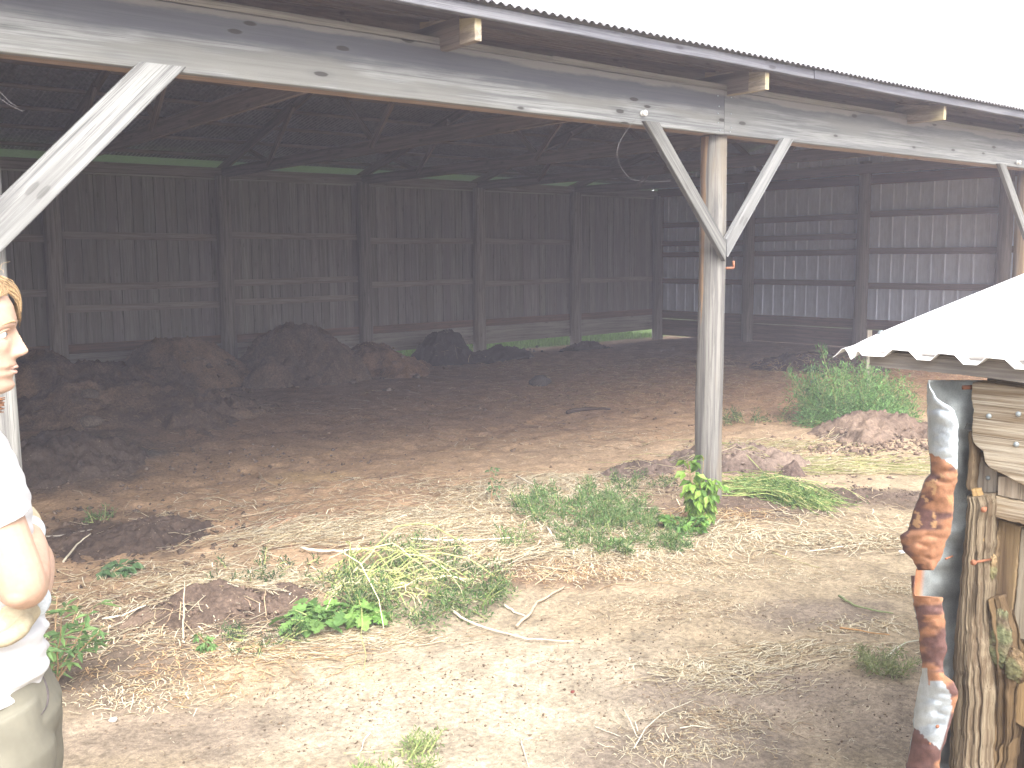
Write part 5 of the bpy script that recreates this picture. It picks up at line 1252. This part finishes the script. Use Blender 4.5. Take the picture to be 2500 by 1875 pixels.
def pbuild(mb, name, mat, voxel=None, smooth=True, parent=None, col=None):
    o = mesh_obj(name, np.concatenate(mb.V), mb.F, mat, parent, smooth, np.concatenate(mb.C) if col is None else np.asarray(col, float))
    par = parent or person
    o.parent = par; o.matrix_parent_inverse = WM[par.name].inverted(); o.matrix_basis = PM; WM[o.name] = PM
    if voxel:
        bm = bmesh.new(); bm.from_mesh(o.data); bmesh.ops.recalc_face_normals(bm, faces=bm.faces); bm.to_mesh(o.data); bm.free()
        r = o.modifiers.new('fuse', 'REMESH'); r.mode = 'VOXEL'; r.voxel_size = voxel; r.use_smooth_shade = True
        c = o.modifiers.new('soft', 'SMOOTH'); c.iterations = 2; c.factor = .4
    return o
M_skin = skin_mat('skin', (.47, .315, .235))
bd = pbuild(body, 'body', M_skin, .0032)
M_eyew = attr_mat('eye', .2, .02, 10, spec=.5)
for sg in (-1, 1):
    e = MB(); e.add(*ball((.0735, sg*.032, 1.5535), (.0115, .0125, .0105)), (.80, .78, .74)); e.add(*ball((.0815, sg*.0315, 1.5535), (.0042, .0055, .0055)), (.16, .22, .26)); e.add(*ball((.0845, sg*.0313, 1.5535), (.0018, .0024, .0024)), (.01, .01, .01))
    pbuild(e, 'eye', M_eyew)
    e = MB(); e.add(*smooth_tube([(.0865, sg*.018, 1.5605), (.0885, sg*.028, 1.5640), (.0815, sg*.040, 1.5620), (.0720, sg*.049, 1.556)], [.0022, .0032, .003, .0015], 8, 4)); pbuild(e, 'eyelid', M_skin)
    e = MB(); e.add(*smooth_tube([(.1005, sg*.014, 1.5755), (.0985, sg*.028, 1.5790), (.0895, sg*.042, 1.5775), (.080, sg*.050, 1.573)], [.0016, .0024, .002, .001], 8, 4), (.40, .27, .15)); pbuild(e, 'eyebrow', M_stick)
e = MB()
e.add(*smooth_tube([(.0800, -.025, 1.4835), (.0925, -.012, 1.4855), (.0955, 0, 1.4845), (.0925, .012, 1.4855), (.0800, .025, 1.4835)], [.0012, .0032, .0034, .0032, .0012], 8, 5), (.62, .38, .31))
e.add(*smooth_tube([(.0795, -.025, 1.4815), (.0895, -.012, 1.4755), (.0925, 0, 1.4740), (.0895, .012, 1.4755), (.0795, .025, 1.4815)], [.0012, .0034, .0042, .0034, .0012], 8, 5), (.62, .38, .31))
pbuild(e, 'lips', attr_mat('lip', .5, .1, 60))
e = MB(); e.add(*smooth_tube([(.0800, -.018, 1.4815), (.0880, -.008, 1.4815), (.0890, 0, 1.4815), (.0880, .008, 1.4815), (.0800, .018, 1.4815)], .0026, 8, 4), (.85, .83, .78)); pbuild(e, 'teeth', M_porc)
# hair: a cap plus separate strands, a swept fringe and a tail at the nape
M_hair = attr_mat('hair', .6, .45, 220, spec=.2)
hair = MB()
HAIR = [(1.690,.02,-.02,.02),(1.684,.045,-.05,.045),(1.672,.066,-.075,.062),(1.655,.080,-.090,.074),(1.632,.090,-.101,.082),(1.605,.050,-.106,.086),(1.58,.020,-.106,.087),(1.54,-.010,-.102,.085),(1.50,-.03,-.094,.078),(1.455,-.04,-.084,.066)]
def hd(x, y, z, a):
    k = 1+.018*math.sin(a*40+z*60)+.02*(float(vn(a*8+3, z*30, 5))-.5); return x*k, y*k
v_, f_ = ring_loft(HAIR, np.linspace(1.69, 1.455, 40), 96, .95, hd); vv_ = np.array(v_); hair.add(v_, f_, np.outer(.75+.6*vn(np.arctan2(vv_[:, 1], vv_[:, 0])*14, vv_[:, 2]*14, 9), (.50, .36, .21)))
hb_ = pbuild(hair, 'hair', M_hair)
loc = MB()
for i in range(520):
    sg = -1 if rng.random() < .68 else 1; a0 = rng.uniform(-.01, .03); y0 = sg*rng.uniform(0, .03)
    st_ = np.array([a0, y0, 1.684+rng.uniform(-.004, .006)]); u_ = rng.random()
    if sg < 0:       # near side: swept back off the forehead towards the ear
        yl = -(.030+.050*u_); md = np.array([.086-.055*u_+rng.normal(0, .004), yl*.85, 1.652-.012*u_+rng.normal(0, .004)]); en = np.array([.060-.075*u_+rng.normal(0, .005), -(.062+.024*u_), 1.622-.05*u_+rng.normal(0, .006)])
    else:            # far side: a lock falling in front of the forehead
        md = np.array([.098+rng.normal(0, .003), .004+.035*u_, 1.640+rng.normal(0, .006)]); en = np.array([.1085-.02*u_+rng.normal(0, .0015), .012+.04*u_, 1.588+rng.normal(0, .010)])
    c_ = np.array((.36, .245, .135))*rng.uniform(.6, 1.4); loc.add(*smooth_tube([st_, md, en], [.0008, .0008, .0003], 4, 4), c_)
for i in range(26):
    a = rng.uniform(0, 6.28); b = np.array([.09*math.cos(a)*.8, .07*math.sin(a), 1.672+rng.normal(0, .01)]); d = np.array([math.cos(a)*.4+.3, math.sin(a)*.4, .55])+rng.normal(0, .3, 3)
    loc.add(*smooth_tube([b-d*.01, b+d*.008, b+d*.016+rng.normal(0, .005, 3), b+d*.022+rng.normal(0, .008, 3)], .00028, 4, 4), (.62, .46, .27))
pbuild(loc, 'fringe', M_hair, parent=hb_)
loc = MB(); q0 = PP(5, 984, .03)
for i in range(60):
    j = rng.normal(0, .009, 3); loc.add(*smooth_tube([(-.055+j[0]*.6, -.062+j[1]*.5, 1.475+j[2]*.6), (-.03+j[0]*.7, -.072+j[1]*.6, 1.435+j[2]*.6), (q0[0]-.035+j[0]*.7, -.070+j[1]*.6, 1.418+j[2]*.7), (q0[0]+j[0]*.5, -.045+j[1]*.5, q0[2]+j[2]*.8)], [.002, .002, .002, .001], 5, 4), np.array((.26, .13, .07))*rng.uniform(.7, 1.3))
pbuild(loc, 'hair_tail', M_hair, parent=hb_)
# clothes
SHIRT = [(1.372,.046,-.092,.074),(1.350,.056,-.104,.110),(1.330,.064,-.115,.152),(1.300,.075,-.122,.176),(1.267,.086,-.126,.180),(1.240,.095,-.128,.178),(1.20,.104,-.128,.172),(1.15,.104,-.122,.165),(1.05,.096,-.116,.158),(.985,.101,-.116,.160),(.962,.1045,-.118,.164),(.940,.112,-.119,.166),(.920,.1185,-.121,.170),(.905,.1085,-.122,.170),(.893,.1095,-.122,.172),(.878,.1150,-.125,.176),(.860,.1165,-.128,.180),(.845,.110,-.130,.182),(.826,.1075,-.132,.184)]
def fold(x, y, z, a):
    am = .005*sst(1.05, .95, z)+.0025
    d = am*(math.sin(z*150+3*math.sin(a*1.5)+2*y*20)*.6+float(fbm(a*1.2, z*9, 1.5, 3, 61)))
    return x+d*math.cos(a), y+d*math.sin(a)
shirt = MB(); v_, f_ = ring_loft(SHIRT, np.linspace(1.372, .826, 110), 90, .9, fold); shirt.add(v_, f_)
for sg in (1, -1):
    pts = [(0, -sg*.140, 1.335), (.014, -sg*.168, 1.312), (.032, -sg*.186, 1.282), (.056, -sg*.194, 1.230), (.068, -sg*.196, 1.203)] if sg == 1 else [(-.03, .140, 1.335), (-.03, .168, 1.312), (-.028, .186, 1.272), (-.015, .196, 1.215), (-.008, .198, 1.19)]
    v_, f_ = smooth_tube(pts, [.058, .060, .0585, .0565, .0575], 32, 6)
    v_ = np.array(v_); v_ += (.004*np.sin(v_[:, 2]*110+v_[:, 0]*50))[:, None]*np.array([.6, -sg*.6, 0]); shirt.add(v_, f_)
M_shirt, ts, bs = new_mat('white_cotton'); n1 = noise(ts, coords(ts), 320, 3, .6); bs.inputs['Base Color'].default_value = (.58, .58, .59, 1); bs.inputs['Roughness'].default_value = .9
bump(ts, bs, n1, .12, .002)
pbuild(shirt, 'white_shirt', M_shirt, .0045)
TR = [(.868,.100,-.124,.172),(.84,.106,-.128,.178),(.815,.116,-.132,.184),(.785,.128,-.136,.187),(.764,.137,-.138,.188),(.74,.136,-.137,.187),(.72,.132,-.132,.184),(.70,.115,-.12,.178)]
def trf(x, y, z, a):
    d = .003*float(fbm(a*1.6, z*6, 1.6, 3, 63)); return x+d*math.cos(a), y+d*math.sin(a)
trs = MB(); v_, f_ = ring_loft(TR, np.linspace(.868, .70, 34), 80, .88, trf); trs.add(v_, f_)
for sg in (-1, 1):
    v_, f_ = smooth_tube([(.002, sg*.092, .80), (.018, sg*.095, .70), (.026, sg*.096, .62), (.026, sg*.096, .46), (.010, sg*.096, .30), (-.006, sg*.096, .10)], [.10, .110, .100, .085, .080, .078], 36, 8)
    v_ = np.array(v_); v_ += (.003*np.sin(v_[:, 2]*60+v_[:, 0]*30))[:, None]*np.array([.6, .5, 0]); trs.add(v_, f_)
M_tr, tt_, bt = new_mat('khaki_cloth'); n1 = noise(tt_, coords(tt_), 14, 4, .6); n2 = noise(tt_, coords(tt_), 420, 2, .5)
tt_.links.new(mixc(tt_, (.17, .16, .125), mapr_rgb(tt_, n1, .85, 1.1), 1.0, 'MULTIPLY'), bt.inputs['Base Color']); bt.inputs['Roughness'].default_value = .9; bump(tt_, bt, n2, .15, .001)
tro = pbuild(trs, 'khaki_trousers', M_tr, .0045)
def on_trouser(px, py, out=.002):
    for lat in np.linspace(.22, .0, 111):
        p = PP(px, py, lat)
        if p[2] > .71:
            f, b, w_ = plin(TR, p[2]); xc = b+(f-b)*.48; a_ = (f-xc) if p[0] > xc else (xc-b)
            if abs((p[0]-xc)/a_)**(2/.88)+(lat/w_)**(2/.88) < 1: break
        else:
            xc, r = np.interp(p[2], [.46, .62, .70], [.026, .026, .018]), np.interp(p[2], [.46, .62, .70], [.085, .100, .110])
            if (p[0]-xc)**2+(lat-.096)**2 < r*r: break
    return PP(px, py, lat+out)
e = MB(); pk = [on_trouser(*q) for q in [(100,1646),(108,1662),(114,1680),(117,1700),(114,1722),(104,1740),(92,1752),(78,1759)]]
e.add(*smooth_tube(pk, [.0014, .003, .003, .0025, .0016, .0012, .0012, .0012], 6, 4), (.10, .085, .085)); pbuild(e, 'pocket_edge', M_stick, parent=tro)
e = MB(); pk = [on_trouser(*q, .0008) for q in [(50,1660),(60,1700),(72,1745),(80,1800),(86,1850),(88,1900)]]
e.add(*smooth_tube(pk, .0011, 5, 4), (.16, .15, .12)); pbuild(e, 'side_seam', M_stick, parent=tro)
e = MB(); pk = [on_trouser(*q, .0008) for q in [(-40,1703),(0,1710),(30,1718),(62,1727)]]
e.add(*smooth_tube(pk, .001, 5, 4), (.18, .17, .14)); pbuild(e, 'yoke_seam', M_stick, parent=tro)
def plain(name, colr, sc=40, rough=.75, bumps_=.35):
    m, t, b = new_mat(name); n = noise(t, coords(t), sc, 5, .65); t.links.new(mixc(t, colr, mapr_rgb(t, n, .75, 1.12), 1.0, 'MULTIPLY'), b.inputs['Base Color'])
    b.inputs['Roughness'].default_value = rough; bump(t, b, n, bumps_, .006); return m
M_glove = plain('tan_leather', (.42, .36, .25)); M_boot = plain('boot_leather', (.14, .10, .065))
for key, cuffc in (('l', None), ('r', None)):
    g = MB(); o_ = np.array((.100, -.098, 1.012)) if key == 'l' else np.array((.085, .095, 1.117)); f = fL if key == 'l' else fR
    for v_, f_ in hands[key]:
        v_ = np.array(v_); c_ = v_.reshape(-1, 14 if len(v_) % 14 == 0 and len(v_) == 14*10 else 10, 3) if False else None
        ctr = v_.mean(0); g.add(v_, f_)
    gl = pbuild(g, 'work_glove', M_glove, .004, True, None, np.array((.52, .44, .31)))
    dsp = gl.modifiers.new('puff', 'DISPLACE'); dsp.strength = .005; dsp.mid_level = 0.0
    cu = MB(); wdir = -f*.9+np.array([.2, .35 if key == 'l' else -.3, .25]); a_ = o_-f*.004
    P_ = [a_+nrm((.12, .95, .12))*t for t in (-.012, 0, .012, .022)] if key == 'l' else [a_+nrm((.15, -1, -.15))*t for t in (-.012, 0, .012, .022)]
    cu.add(*smooth_tube(P_, [.031, .0335, .0335, .031], 24, 3), (.52, .57, .61)); pbuild(cu, 'glove_cuff', attr_mat('knit_cuff', .9, .15, 200), None, True, gl)
for sg in (-1, 1):
    b_ = MB(); b_.add(*smooth_tube([(-.06, sg*.096, .035), (0, sg*.096, .05), (.08, sg*.097, .045), (.145, sg*.097, .03)], [.045, .052, .050, .036], 20, 4)); b_.add(*smooth_tube([(-.01, sg*.096, .03), (-.012, sg*.096, .10), (-.012, sg*.096, .17)], [.052, .052, .058], 20, 3)); pbuild(b_, 'boot', M_boot, .006, True, None, np.array((.16, .11, .07)))
